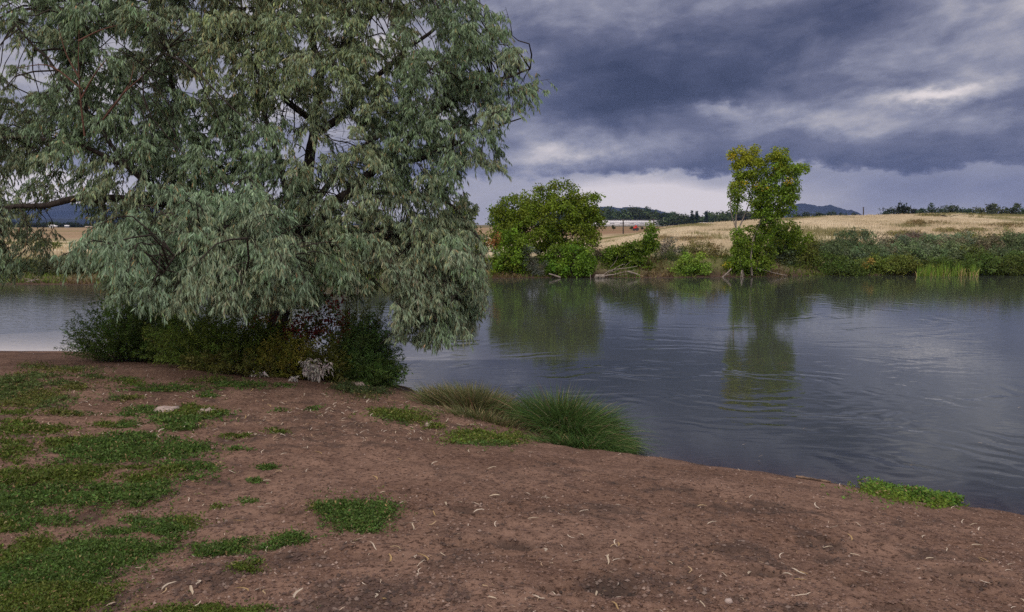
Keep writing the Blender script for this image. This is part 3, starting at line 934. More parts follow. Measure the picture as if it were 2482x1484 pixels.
def far_grass():
    # dry grass of the hillside
    B = MB(); n = 32000
    t = .09 + .56 * rg.random(n); y = 53.5 + 44 * rg.random(n) ** .7; x = t * y
    f = vnoise(x, y, 11) + .7 * vnoise(x, y + 40, 3.3) + .3 * vnoise(x, y, 1.1)
    green = sstep(f, -.05, .15)[:, None] * .9
    low = sstep(-y + 1.5 * vnoise(x, y, 4), -62, -56)[:, None]
    green = np.maximum(green, low * .8)
    c = np.array([.54, .445, .305]) * (1 - green) + np.array([.205, .19, .075]) * green
    pale = sstep(vnoise(x + 90, y, 8) + .6 * vnoise(x, y, 2.6), .0, .3)[:, None] * (1 - green)
    c = c * (1 - pale * .5) + np.array([.68, .59, .44]) * pale * .5
    c = c * (1 + .15 * rg.normal(size=(n, 1)))
    a = rg.random(n) * 6.28; o = np.stack([np.cos(a), np.sin(a), 0 * a], -1) * (.3 * rg.random((n, 1)))
    blades(B, on_far(x, y) - [0, 0, .02], o, 1.0, (.16 + .26 * rg.random(n) ** 2 + .25 * np.clip(f, 0, .5)) * np.where(y > 82, .5, 1), .055, .12, np.clip(c, .01, 1), 2, rng=rg)
    # left: the pale strip beyond the shrubs
    n2 = 5000; t = -.6 + .25 * rg.random(n2); y = 52 + 40 * rg.random(n2); x = t * y
    blades(B, on_far(x, y), rg.normal(size=(n2, 3)) * .15 * [1, 1, 0], 1.0, .15 + .25 * rg.random(n2), .05, .1, vary((.50, .41, .26), n2, .15, rg), 2, rng=rg)
    o = B.build('dry_grass', STRAW, kind='stuff'); o['label'] = 'dry tan grass covering the far hillside'
    # low green growth all along the far waterline
    B = MB(); n = 15000
    px = -200 + 2950 * rg.random(n); y0 = np.interp((px - CX) / F * 49, FAR[:, 0], FAR[:, 1]); y = y0 + .1 + 3.6 * rg.random(n) ** 1.3; x = (px - CX) / F * y
    keep = ~((px > 1430) & (px < 1470) & (y < y0 + 2)) & ~((px > 1690) & (px < 1770) & (y < y0 + 2.5) & (rg.random(n) < .85))
    x, y, px = x[keep], y[keep], px[keep]; n = len(x)
    c = vary((.115, .155, .030), n, .25, rg); rust = (vnoise(x, y * 0, 2.2) > .18)[:, None]
    c = np.where(rust, vary((.16, .12, .05), n, .2, rg), c)
    blades(B, on_far(x, y) - [0, 0, .02], rg.normal(size=(n, 3)) * .35 * [1, 1, 0], 1.0, .18 + .30 * rg.random(n), .06, .3, c, 2, rng=rg)
    o = B.build('bank_grass', BLADE, kind='stuff'); o['label'] = 'low green growth along the far waterline'


far_grass()

# left far bank
for k, (px, py, rx, ry, Y, c, lab) in enumerate([(205, 640, 36, 34, 44.5, (.07, .085, .04), 'dark green bank shrub just left of the hanging silver boughs'),
                                                 (150, 645, 40, 34, 44.6, (.095, .105, .05), 'olive bank shrub in the middle of the gap under the left bough'),
                                                 (105, 648, 32, 28, 44.4, (.08, .095, .04), 'low dark bank shrub at the left of the gap under the left bough'),
                                                 (20, 650, 50, 34, 44.8, (.07, .085, .04), 'dark bank shrub at the left edge behind the hanging boughs'),
                                                 (-70, 640, 60, 40, 45, (.07, .085, .04), 'dark bank shrub past the left edge of the view'),
                                                 (270, 640, 50, 36, 45.2, (.07, .085, .04), 'dark bank shrub seen through the left side of the silver tree')]):
    broad('bank_shrub', lab, 'shrub', FP(px, Y), lobes_px([(px, py, rx, ry * .8), (px - 15, py + 8, rx * .7, ry * .7), (px + 18, py + 4, rx * .7, ry * .8)], Y), c, .12, 11, 40, .25, rg, floor=.35)
broad('green_shrub', 'lone bright green bush in the tan field seen under the left bough', 'shrub', FP(112, 75), lobes_px([(105, 590, 18, 14), (128, 594, 14, 11)], 75), (.115, .15, .03), .2, 6, 40, .4, rg)
broad('dark_shrub', 'lone dark round bush in the tan field seen under the left bough', 'shrub', FP(205, 78), lobes_px([(203, 590, 11, 9), (212, 592, 8, 7)], 78), (.04, .06, .035), .2, 6, 40, .35, rg)

# ------------------------------------------------------------------ driftwood, logs and stones at the far waterline
def wood(name, label, cat, paths, m=DRIFT, part='branch', group=None):
    b = np.asarray(paths[0][0][0], float)
    t = thing(name, b, label, cat, group)
    for i, (pp, r0, r1) in enumerate(paths):
        B = MB(); pp = spline(np.array(pp, float), 9); tube(B, pp, .62 * np.linspace(r0, r1, 9) * (1 + .12 * rg.normal(size=9)), 6)
        B.build('log' if i == 0 and part == 'branch' else part, m, t, smooth_=True)
    return t


W = lambda l, Y: [tuple(P(a, b, np.array(Y + (c[0] if c else 0.), float))) for a, b, *c in l]
wood('driftwood_pile', 'pile of pale bleached driftwood branches below the leaning tree', 'driftwood',
     [(W([(1440, 672), (1470, 668), (1500, 664)], 48.7), .07, .05), (W([(1455, 672), (1480, 655), (1520, 650), (1545, 645)], 48.8), .05, .02), (W([(1470, 670), (1478, 650), (1490, 636), (1496, 622)], 48.8), .03, .012),
      (W([(1480, 658), (1500, 645), (1515, 640)], 48.9), .035, .015), (W([(1490, 664), (1520, 658), (1540, 655)], 48.7), .03, .012), (W([(1475, 660), (1495, 655), (1510, 648), (1530, 632)], 48.9), .03, .01), (W([(1500, 668), (1525, 663), (1537, 652)], 48.6), .025, .01)])
wood('fallen_log', 'short pale log lying half in the water right of the driftwood pile', 'log', [(W([(1520, 658), (1540, 664), (1563, 673)], 48.5), .09, .11), (W([(1532, 661), (1526, 670)], 48.5), .04, .03)])
wood('fallen_log', 'stubby pale log end poking out below the low wide bright green shrub', 'log', [(W([(1330, 664), (1344, 668), (1358, 673)], 47.9), .07, .08)])
wood('stake', 'thin grey stake standing in the water left of the driftwood pile', 'stake', [(W([(1431, 682), (1431, 674), (1430, 664)], 47.4), .035, .03)], part='post')
wood('fallen_log', 'long thin bleached log lying level on the cut bank left of the tall tree', 'log', [(W([(1712, 637), (1740, 638.5), (1766, 637.5)], 51.5), .05, .06)])
wood('root_snag', 'pale forked root snag reaching into the water left of the tall tree', 'driftwood', [(W([(1750, 673), (1762, 662), (1772, 652)], 48.9), .07, .06), (W([(1758, 667), (1768, 664)], 48.9), .04, .02)])
wood('root_snag', 'white peeled root below the trunk of the tall tree', 'driftwood', [(W([(1798, 655), (1797, 664), (1801, 678)], 48.6), .07, .09), (W([(1797, 663), (1793, 676)], 48.6), .04, .03)], PALE_BARK)
wood('fallen_branch', 'long grey fallen branch sloping into the water right of the tall tree', 'branch', [(W([(1830, 650), (1855, 656), (1880, 663), (1905, 668)], 49.3), .05, .035), (W([(1855, 656), (1870, 655)], 49.3), .02, .01), (W([(1880, 663), (1888, 657)], 49.3), .015, .006)])
wood('driftwood_pile', 'bleached sticks on the far bank in the gap under the left bough', 'driftwood', [(W([(65, 683), (80, 680), (95, 677)], 43), .04, .03), (W([(75, 684), (86, 674), (92, 668)], 43), .03, .015), (W([(60, 676), (75, 678), (88, 684)], 43.1), .03, .02)])


def rock(name, label, c, size, seed, m=STONE, cat='stone', group=None, flat=.5):
    r = np.random.default_rng(seed); B = MB()
    n, k = 12, 7
    th = np.linspace(0, np.pi, k); ph = np.linspace(0, 2 * np.pi, n, endpoint=False)
    T, Ph = np.meshgrid(th, ph, indexing='ij')
    d = np.stack([np.sin(T) * np.cos(Ph), np.sin(T) * np.sin(Ph), np.cos(T)], -1)
    sq = lambda v, p: np.sign(v) * np.abs(v) ** p
    q = sq(d, .7) * (1 + .12 * r.normal(size=(k, n, 1)))
    q[0] = q[0].mean(0); q[-1] = q[-1].mean(0)
    v = q * np.array(size) + np.array(c)
    i = np.arange(k - 1)[:, None] * n; j = np.arange(n)[None]; j2 = (j + 1) % n
    B.add(v.reshape(-1, 3), np.stack([i + j, i + n + j, i + n + j2, i + j2], -1).reshape(-1, 4))
    return tag(B.build(name, m), label, cat, group)


for i, px in enumerate((1446, 1453, 1461)):
    p = P(px, 671, np.array(48.2)); p[2] = .08
    rock('stone', ['rounded pale stone at the waterline, left of three', 'rounded pale stone at the waterline, middle of three', 'rounded pale stone at the waterline, nearest the driftwood'][i], p, (.11, .1, .12), 40 + i, PALE_BARK)

# ------------------------------------------------------------------ far buildings, posts and trees
WHITE = rough_mat('white_panel', (.74, .72, .72), (.84, .82, .82), .4, .7, 0)
GREYM = rough_mat('grey_panel', (.34, .34, .37), (.42, .42, .45), .4, .7, 0)
ROOFM = rough_mat('dark_roof', (.035, .035, .04), (.06, .06, .065), .5, .8, 0)
BLUEM = rough_mat('blue_roof', (.13, .17, .25), (.17, .21, .30), .5, .7, 0)
GLASS = rough_mat('dark_window', (.03, .035, .045), (.05, .055, .065), .5, .25, 0)
TANM = rough_mat('tan_wall', (.42, .33, .25), (.52, .42, .32), .5, .8, 0)
REDM = rough_mat('red_paint', (.42, .035, .025), (.55, .05, .035), 3, .6, 0)
POSTM = rough_mat('post_wood', (.05, .042, .036), (.09, .075, .065), 10, .9, 0)


def box(B, x0, x1, y0, y1, z0, z1):
    v = np.array([[x, y, z] for z in (z0, z1) for y in (y0, y1) for x in (x0, x1)])
    B.add(v, np.array([[0, 2, 3, 1], [4, 5, 7, 6], [0, 1, 5, 4], [2, 6, 7, 3], [0, 4, 6, 2], [1, 3, 7, 5]]))


def part(name, m, t, *b):
    B = MB(); box(B, *b); return B.build(name, m, t)


def white_shed():
    Y = 830.0; a = P(1400, 547.5, np.array(Y)); b = P(1614, 533.5, np.array(Y))
    x0, x1, z0, z1 = a[0], b[0], a[2] - 1, b[2]
    t = thing('long_building', ((x0 + x1) / 2, Y, z0), 'long low white building with a dark flat roof beyond the field', 'building')
    part('wall', WHITE, t, x0, x1, Y, Y + 25, z0, z1)
    part('roof', ROOFM, t, x0 - .5, x1 + .5, Y - .6, Y + 25.5, z1, z1 + .5)
    h = z1 - z0
    for i in range(9):
        xx = x0 + (x1 - x0) * (i + .5) / 9
        part('window', GREYM, t, xx - 2.2, xx + 2.2, Y - .12, Y - .02, z0 + 1 + h * .30, z0 + 1 + h * .42)
    for i in (2, 6): part('door', GREYM, t, x0 + (x1 - x0) * i / 9 - 1.5, x0 + (x1 - x0) * i / 9 + 1.5, Y - .1, Y - .02, z0, z0 + 3.4)
    part('wall_trim', GREYM, t, x0, x1, Y - .2, Y - .02, z0 + 1 + h * .48, z0 + 1 + h * .51)


white_shed()


def small_house(label, px, py0, py1, wpx, Y, wall, roof, gable=True, name='house'):
    a = P(px - wpx / 2, py0, np.array(float(Y))); b = P(px + wpx / 2, py1, np.array(float(Y)))
    x0, x1, z0, z1 = a[0], b[0], a[2], b[2]; h = z1 - z0; zw = z0 + h * (.6 if gable else .85); dp = (x1 - x0) * .6
    t = thing(name, ((x0 + x1) / 2, Y, z0), label, 'house' if name == 'house' else 'building')
    part('wall', wall, t, x0, x1, Y, Y + dp, z0 - .5, zw)
    B = MB(); o = .4
    if gable:
        v = np.array([[x0 - o, Y - o, zw], [x1 + o, Y - o, zw], [x1 + o, Y + dp + o, zw], [x0 - o, Y + dp + o, zw], [x0 - o, Y + dp / 2, z1], [x1 + o, Y + dp / 2, z1]])
        B.add(v, np.array([[0, 1, 5, 4], [2, 3, 4, 5], [3, 2, 1, 0]])); B.f.append(np.array([[1, 2, 5], [3, 0, 4]]))
    else: box(B, x0 - o, x1 + o, Y - o, Y + dp + o, zw, z1)
    B.build('roof', roof, t)
    w = (x1 - x0)
    for f in (.22, .7):
        part('window', GLASS, t, x0 + w * (f - .07), x0 + w * (f + .07), Y - .1, Y - .02, z0 + (zw - z0) * .35, z0 + (zw - z0) * .75)
    part('door', GLASS, t, x0 + w * .44, x0 + w * .52, Y - .1, Y - .02, z0 - .5, z0 + (zw - z0) * .75)


small_house('small white flat-roofed building right of the long white building', 1704, 546.5, 539.5, 14, 640, WHITE, WHITE, False, 'outbuilding')
small_house('long low building with a blue-grey roof behind the dry hill crest', 1752, 546, 539.5, 80, 660, GREYM, BLUEM, True, 'outbuilding')
small_house('white gabled house in the trees, leftmost under the left bough', 124, 551, 545, 11, 610, WHITE, WHITE)
small_house('tan house beside the leftmost white house under the left bough', 133, 552, 547, 7, 600, TANM, WHITE)
small_house('pale house in the trees in the middle of the gap under the left bough', 161, 552, 546, 8, 620, GREYM, WHITE)
small_house('tan roofed house nearest the hanging silver boughs', 214, 553.5, 548.5, 16, 560, TANM, TANM)


def post(label, px, py0, py1, Y, r):
    a = P(px, py0, np.array(float(Y))); b = P(px, py1, np.array(float(Y)))
    t = thing('post', a, label, 'post')
    B = MB(); tube(B, np.stack([a - [0, 0, .3], (a + b) / 2, b]), [r, r * .9, r * .8], 7); B.build('shaft', POSTM, t, smooth_=True)
    B = MB(); tube(B, np.stack([b, b + [0, 0, r * 1.2]]), [r * 1.2, r * .9], 7); B.build('cap', POSTM, t)


post('dark post in front of the long white building, nearest the broad rounded tree', 1510, 562, 534, 120, .10)
post('dark post in front of the long white building, beside the small leaning tree', 1584, 560, 533, 118, .10)
post('thin dark pole standing on the skyline right of the blue twin hill', 2092, 519, 504, 300, .22)


def red_thing():
    Y = 130.; a = P(1540, 560, np.array(Y)); t = thing('red_machine', a, 'small bright red machine parked at the far edge of the dry hill', 'vehicle')
    s = .34
    part('body', REDM, t, a[0] - 1.0 * s, a[0] + .9 * s, Y - .4 * s, Y + .4 * s, a[2] + .25, a[2] + .62)
    part('hood', REDM, t, a[0] - .3 * s, a[0] + .5 * s, Y - .35 * s, Y + .35 * s, a[2] + .62, a[2] + .86)
    for dx, r in ((-.75, .2), (.65, .26)):
        for sy in (-1, 1):
            B = MB(); c = a + [dx * s, sy * .42 * s, r]
            tube(B, np.stack([c - [0, .05, 0], c + [0, .05, 0]]), [r, r], 12); B.build('wheel', ROOFM, t)


red_thing()


def far_tree(px, top, w, Y, tint, label, group=None, base_py=None, conifer=False, name='distant_tree'):
    zt = P(px, top, np.array(float(Y)))[2]
    b = FP(px, Y); h = zt - b[2]; r = w / 2 * Y / F
    t = thing(name, b, label, 'tree', group)
    B = MB(); rr = rg
    if conifer:
        n = 70; u = rr.random(n) ** .8; a = rr.random(n) * 6.28
        cen = b + np.stack([np.cos(a) * r * (1 - u) * .8, np.sin(a) * r * (1 - u) * .8, h * (.08 + .92 * u)], -1)
        clumpy(B, cen, r * .30, 9, r * .40, tint, rr, flat=.5, hang=.5)
    else:
        lob = [(b[0], b[1], b[2] + h * .58, r, r, h * .42)]
        for _ in range(4):
            q = rr.random(); lob.append((b[0] + rr.normal() * r * .45, b[1] + rr.normal() * r * .3, b[2] + h * (.38 + .42 * q), r * (.75 - .25 * q), r * .6, h * .24))
        pts = np.concatenate([np.array(l[:3]) + nrm(rr.normal(size=(22, 3))) * (.45 + .55 * rr.random((22, 1))) * np.array(l[3:]) for l in lob])
        pts = pts[pts[:, 2] < zt]
        clumpy(B, pts, max(r * .22, h * .06), 10, max(r, h * .4) * .19, tint, rr)
    B.build('crown', FLEAF, t)
    T = MB(); tube(T, np.stack([b - [0, 0, .3], b + [0, 0, h * .35], b + [r * .05, 0, h * .7]]), [h * .028, h * .02, h * .008], 5); T.build('trunk', BARK, t)


L1 = 'dark leafy tree in the wooded skyline behind the long white building'
g1 = 'trees behind the white building'
for px, top, w in [(1380, 512, 60), (1440, 510, 50), (1476, 504, 30), (1494, 507, 26), (1518, 503, 26), (1540, 502, 30), (1562, 505, 28), (1584, 511, 26), (1604, 517, 24), (1625, 517, 24), (1460, 520, 40), (1500, 518, 40), (1550, 516, 44), (1590, 522, 36)]:
    far_tree(px, top - 2, w * 1.7, 900 + 40 * rg.random(), vary((.052, .082, .036), 1, .18, rg)[0], L1, g1)
L2 = 'dark leafy tree in the skyline between the white building and the tall tree'
g2 = 'trees between the white building and the tall tree'
for px, top, w in [(1640, 518, 26), (1660, 519, 26), (1630, 528, 34), (1655, 530, 34), (1684, 520, 24), (1700, 524, 28), (1722, 515, 26), (1742, 511, 30), (1762, 514, 26), (1690, 531, 40), (1725, 528, 36), (1755, 526, 40), (1790, 515, 40), (1830, 513, 44), (1870, 515, 40)]:
    far_tree(px, top - 1, w * 1.6, 740 + 50 * rg.random(), vary((.055, .082, .034), 1, .2, rg)[0], L2, g2)
for px, top, l in [(1676, 511, 'slim dark conifer on the skyline, leftmost of three'), (1688, 512, 'slim dark conifer on the skyline, middle of three'), (1711, 512, 'slim dark conifer on the skyline, nearest the tall tree')]:
    far_tree(px, top, 14, 720, (.022, .036, .026), l, conifer=True, name='conifer_tree')
L3 = 'dark low tree just showing over the crest below the blue twin hill'
for px, top, w in [(1955, 513, 34), (1985, 510, 34), (2010, 512, 36), (2042, 514, 34), (2068, 516, 30), (1930, 516, 30)]:
    far_tree(px, top, w, 420, vary((.036, .052, .030), 1, .15, rg)[0], L3, 'low trees below the twin hill')
R = [(2140, 504, 38, 'round dark tree on the crest, first right of the blue twin hill'), (2181, 489, 30, 'tall narrow dark tree standing above its neighbours on the crest'), (2213, 505, 28, 'small low tree right of the tall narrow dark tree'),
     (2234, 503, 26, 'low tree left of the widest round tree on the right crest'), (2262, 494, 34, 'dark tree merging into the left side of the widest round tree'), (2292, 492, 46, 'widest dark round tree on the right crest'), (2318, 498, 30, 'dark tree merging into the right side of the widest round tree'), (2345, 503, 30, 'lowest tree in the dip right of the widest round tree'), (2375, 497, 40, 'broad dark tree left of the pale green taller tree'), (2402, 488, 30, 'pale green taller tree near the right end of the crest'),
     (2422, 494, 28, 'narrow tree between the pale green tree and the dark pointed tree'), (2448, 490, 36, 'dark pointed tree near the right end of the crest'), (2476, 497, 34, 'last tree of the right crest, cut by the edge of the view')]
for px, top, w, l in R:
    far_tree(px, top, w * 1.15, 300 + 30 * rg.random(), vary((.045, .065, .038) if l is None or 'pale' not in l else (.085, .10, .06), 1, .2, rg)[0], l or 'dark tree in the row along the right crest', None if l else 'trees along the right crest')
for px in np.arange(10, 270, 17):
    far_tree(px + rg.normal() * 4, 541 + rg.normal() * 3, 30, 640 + 60 * rg.random(), vary((.036, .050, .030), 1, .2, rg)[0], 'dark tree in the far line behind the houses under the left bough', 'tree line behind the houses')
for px, top in [(1487, 545), (1530, 549), (1556, 548)]:
    far_tree(px, top, 9, 210, (.05, .065, .03), 'small young tree on the bare ground before the white building', 'young trees before the white building')

# ------------------------------------------------------------------ the big silver-leaved tree
ro = np.random.default_rng(77)


def silver_tree():
    base = on_near(np.array([-4.35]), np.array([16.2]))[0]
    t = thing('silver_leaved_tree', base, 'large spreading tree with drooping silver-green willow-like leaves at the water edge', 'tree')
    L = lambda l: np.array([P(a, b, np.array(float(c))) for a, b, c in l])
    limbs = [  # photo x, photo y, distance; start and end radius
        ([(640, 905, 16.2), (665, 800, 16.2), (690, 700, 16.2), (715, 600, 16.2), (742, 490, 16.3), (757, 380, 16.4), (768, 280, 16.4), (778, 180, 16.5), (745, 60, 16.5), (720, -120, 16.6), (700, -300, 16.7)], .17, .03),
        ([(650, 880, 16.1), (700, 700, 16.0), (722, 600, 15.9), (790, 515, 15.8), (870, 450, 15.7), (925, 400, 15.7), (1010, 320, 15.8), (1100, 240, 15.8), (1200, 195, 15.7), (1285, 170, 15.6)], .15, .015),
        ([(655, 830, 16.2), (690, 680, 16), (620, 590, 15.9), (540, 535, 15.7), (400, 497, 15.3), (310, 485, 15.1), (230, 481, 14.9), (165, 486, 14.8), (95, 500, 14.7), (30, 506, 14.6), (-60, 535, 14.5), (-160, 590, 14.4)], .12, .02),
        ([(765, 300, 16.4), (690, 240, 16.1), (640, 180, 15.9), (560, 90, 15.6), (520, -40, 15.4)], .07, .015),
        ([(772, 320, 16.4), (840, 270, 16.6), (900, 195, 16.8), (980, 130, 17), (1080, 50, 17.2), (1140, -40, 17.3)], .08, .015),
        ([(778, 180, 16.5), (850, 95, 16.0), (920, 20, 15.7), (960, -90, 15.5)], .06, .015),
        ([(925, 400, 15.7), (1040, 375, 15.8), (1160, 320, 15.8), (1270, 285, 15.7)], .05, .010),
        ([(850, 465, 15.7), (980, 470, 15.6), (1090, 500, 15.4), (1150, 570, 15.2), (1180, 660, 15.0)], .05, .010),
        ([(712, 640, 16.0), (820, 590, 15.5), (960, 570, 15), (1060, 630, 14.6), (1120, 730, 14.4)], .08, .012),
        ([(400, 490, 15.3), (300, 390, 15.1), (215, 270, 14.9), (192, 160, 14.8), (190, 60, 14.8)], .05, .010),
        ([(560, 545, 15.8), (480, 390, 15.9), (420, 230, 16), (400, 70, 16), (390, -100, 16)], .09, .02),
        ([(205, 270, 14.9), (120, 150, 14.8), (40, 60, 14.8), (-40, -40, 14.8)], .03, .008),
        ([(320, 410, 15.1), (170, 345, 15), (0, 335, 14.9), (-120, 350, 14.8)], .045, .01),
        ([(690, 690, 16), (630, 600, 14.9), (570, 555, 13.9), (510, 560, 13.2), (450, 600, 12.9), (400, 660, 12.8)], .08, .012),
        ([(630, 600, 14.9), (650, 590, 14), (690, 630, 13.3), (720, 700, 12.9)], .05, .010),
        ([(570, 555, 13.9), (560, 600, 13.2), (580, 670, 12.7), (600, 740, 12.5)], .04, .010),
        ([(715, 600, 16.3), (690, 450, 17.6), (650, 300, 18.4), (600, 140, 18.8), (580, -60, 19)], .09, .02),
        ([(715, 560, 16.4), (820, 420, 17.6), (940, 300, 18.3), (1040, 180, 18.6)], .08, .015),
        ([(240, 300, 14.9), (320, 210, 14.6), (380, 150, 14.5), (400, 115, 14.5)], .02, .006),
        ([(630, 600, 16.3), (480, 520, 17.3), (330, 420, 17.8), (200, 360, 18)], .07, .015),
    ]
    sk, skd = [], []
    for i, (pp, r0, r1) in enumerate(limbs):
        pts = spline(L(pp), 6 * len(pp)); n = len(pts)
        pts = pts + np.stack([vnoise(np.arange(n) + i * 17., np.zeros(n) + q, 3.) * .10 for q in (3, 40, 80)], -1) * np.clip(np.linspace(0, 3, n), 0, 1)[:, None]
        B = MB(); tube(B, pts, np.linspace(r0, r1, n), 8)
        B.build('trunk' if i == 0 else 'limb', BARK, t, smooth_=True)
        sk.append(pts[2:] if i else pts[14:]); skd.append(np.gradient(pts, axis=0)[2:] if i else np.gradient(pts, axis=0)[14:])
    SK = np.concatenate(sk); SKD = nrm(np.concatenate(skd))

    # boughs are grown inside the outline the crown has at several distances
    def world_poly(pts, Y): return P(*np.array(pts, float).T, np.full(len(pts), float(Y)))[:, [0, 2]]

    def inside(poly, x, z):
        r = np.zeros(len(x), bool)
        for (x0, z0), (x1, z1) in zip(poly, np.roll(poly, -1, 0)):
            c = (z0 > z) != (z1 > z)
            with np.errstate(divide='ignore', invalid='ignore'):
                r ^= c & (x < (x1 - x0) * (z - z0) / (z1 - z0) + x0)
        return r
    MAIN = [(-190, 90), (-40, 80), (25, 50), (40, -200), (700, -330), (1000, -250), (1120, -60), (1170, 15), (1245, 62), (1200, 105), (1225, 140), (1295, 145), (1308, 200), (1318, 255), (1270, 290), (1240, 250), (1235, 330), (1240, 400), (1250, 440), (1180, 430), (1150, 400), (1130, 480),
            (1150, 540), (1185, 610), (1195, 700), (1150, 800), (1070, 838), (940, 815), (905, 740), (840, 700), (760, 760), (700, 720), (640, 760), (520, 760), (430, 710), (340, 740), (245, 720), (228, 620), (236, 505), (100, 470), (70, 680), (10, 690), (-90, 700), (-200, 400)]
    LOWR = [(840, 560), (1000, 540), (1120, 560), (1185, 640), (1190, 720), (1150, 815), (1060, 835), (960, 815), (915, 760), (900, 700), (830, 690), (790, 640)]
    FRONT = [(250, 600), (330, 500), (400, 540), (440, 440), (560, 470), (620, 430), (700, 500), (690, 560), (750, 590), (730, 690), (785, 735), (770, 775), (690, 735), (640, 760), (590, 730), (560, 785), (500, 740), (440, 770), (420, 700), (360, 730), (330, 680), (270, 720)]
    FRONT2 = [(560, 590), (700, 560), (725, 660), (770, 740), (700, 760), (600, 730)]
    MID = [(225, 420), (600, 400), (1000, 380), (1160, 480), (1130, 620), (1000, 660), (850, 640), (700, 660), (560, 600), (300, 660), (225, 640)]
    LEFT = [(-150, 520), (10, 500), (85, 520), (78, 660), (55, 690), (0, 680), (-60, 720), (-160, 700)]
    HIGH = [(35, 40), (45, -180), (400, -230), (1000, -230), (1130, -30), (1220, 60), (1290, 160), (1300, 240), (1190, 280), (1150, 400), (900, 380), (860, 300), (640, 320), (560, 420), (200, 420), (-60, 430), (-160, 200)]
    gaps = [(698, 285, 55, 42), (838, 335, 32, 52), (75, 185, 70, 36), (15, 120, 45, 50), (925, 80, 25, 40), (20, 445, 55, 14), (180, 450, 40, 18), (1030, 90, 26, 40), (330, 20, 20, 30), (1010, 410, 22, 26), (720, 560, 14, 40), (760, 380, 14, 60), (890, 430, 40, 14), (740, 780, 60, 40), (925, 760, 30, 60)]
    layers = [(FRONT, 13.3, .75, 120), (FRONT2, 12.7, .4, 22), (LOWR, 14.6, .7, 96), (LEFT, 14.5, .3, 26), (MID, 15.5, .5, 120), (MAIN, 14.8, .45, 520), (HIGH, 15.5, .4, 240), (MAIN, 16.4, .6, 300), (HIGH, 17.8, .6, 150)]
    A, LY = [], []
    for poly, Y, dy, n in layers:
        w = world_poly(poly, Y); lo, hi = w.min(0), w.max(0)
        gp = [(*P(g[0], g[1], np.array(Y)), g[2] * Y / F, g[3] * Y / F) for g in gaps]
        got = []
        best = None
        while len(got) < n:
            # the anchor keeps its distance from those already placed (an even, natural spread)
            c = lo + (hi - lo) * ro.random((14, 2))
            c = c[inside(w, c[:, 0], c[:, 1])]
            for g in gp:
                c = c[((c[:, 0] - g[0]) / g[3]) ** 2 + ((c[:, 1] - g[2] - .05) / g[4]) ** 2 > 1] if len(c) else c
            if not len(c): continue
            if got:
                dd = np.min(np.hypot(c[:, None, 0] - np.array(got)[None, :, 0], c[:, None, 1] - np.array(got)[None, :, 1]), 1)
                got.append(c[np.argmax(dd * (.6 + .4 * ro.random(len(c))))])
            else: got.append(c[0])
        got = np.array(got)
        y = Y + dy * ro.normal(size=n)
        A.append(np.stack([got[:, 0], y, got[:, 1]], -1)); LY += [(w, gp, 'front' if Y < 14 else 'back')] * n
    A = np.concatenate(A)
    leafB, twigB, boughB = MB(), MB(), MB()
    axis = np.array([-4.0, 16.3])
    for i, p0 in enumerate(A):
        w, gp, where = LY[i]
        dist = np.linalg.norm(SK - p0 + np.array([0, 0, -.25]), axis=1)
        j = np.argmin(dist); q = SK[j]
        rad2 = p0[:2] - axis; rad2 = rad2 / (np.linalg.norm(rad2) + 1e-6)
        loc = nrm((p0 - q) + 1e-6)
        d = nrm(np.array([rad2[0], rad2[1], .10]) * .55 + loc * .6 + ro.normal(size=3) * .55 + SKD[j] * .3)
        if p0[2] > 5.2: d = nrm(d + np.array([0, 0, .10]))
        Lb = .32 + .36 * ro.random()
        droop = .10 + .30 * ro.random()
        start = p0 - d * Lb * .5
        tt = np.linspace(0, 1, 6)[:, None]
        ax = start + d * Lb * tt - np.array([0, 0, 1]) * droop * Lb * tt ** 2
        # a branch from the nearest limb to the bough
        if dist[j] < 2.2:
            m = (q + start) / 2 + np.array([0, 0, .12 * dist[j]]) + ro.normal(size=3) * .06 * dist[j]
            br = spline(np.array([q, m, start, ax[2], ax[-1]]), 8); r0 = .006 + .006 * min(dist[j], 2)
        else:
            br = ax; r0 = .007
        nt_ = 23
        u = .02 + .98 * ro.random(nt_) ** .8; b0 = start + d * Lb * u[:, None] - np.array([0, 0, 1]) * droop * Lb * u[:, None] ** 2
        side = nrm(np.cross(d, [0, 0, 1])); sg = np.where(ro.random(nt_) < .5, 1, -1)[:, None]
        td = nrm(d * (.45 + .3 * ro.random((nt_, 1))) + side * sg * (.35 + .5 * ro.random((nt_, 1))) + np.array([0, 0, .02]) + ro.normal(size=(nt_, 3)) * np.array([.35, .35, .55]))
        tl = (.17 + .24 * ro.random(nt_))[:, None] * (1.15 - .45 * u[:, None])
        e0 = b0 + td * tl - np.array([0, 0, 1]) * tl * .45
        ok = inside(w, e0[:, 0], e0[:, 2] + .03)
        for g in gp: ok &= ((e0[:, 0] - g[0]) / g[3]) ** 2 + ((e0[:, 2] - .05 - g[2]) / g[4]) ** 2 > .8
        ok |= ro.random(nt_) < .06
        b0, td, tl, e0 = b0[ok], td[ok], tl[ok], e0[ok]; k = len(b0)
        if k < 11: continue
        tube(boughB, br, np.linspace(r0, .003, len(br)), 4, cap=False)
        spikes(twigB, b0, e0, .0035, (1, 1, 1))
        nl = 15
        s = .22 + .80 * ((np.arange(nl) + ro.random((k, nl))) / nl) ** .75
        pos = b0[:, None] + td[:, None] * (tl[:, None] * s[..., None]) - np.array([0, 0, 1]) * (tl[:, None] * .45 * s[..., None] ** 2)
        ld = td[:, None] * .30 + np.array([0, 0, -.95]) + ro.normal(size=(k, nl, 3)) * np.array([.34, .34, .20])
        pos, ld = pos.reshape(-1, 3), ld.reshape(-1, 3); n = len(pos)
        x, z = p0[0], p0[2]
        g = np.array([.140, .195, .098])
        f = ro.random()
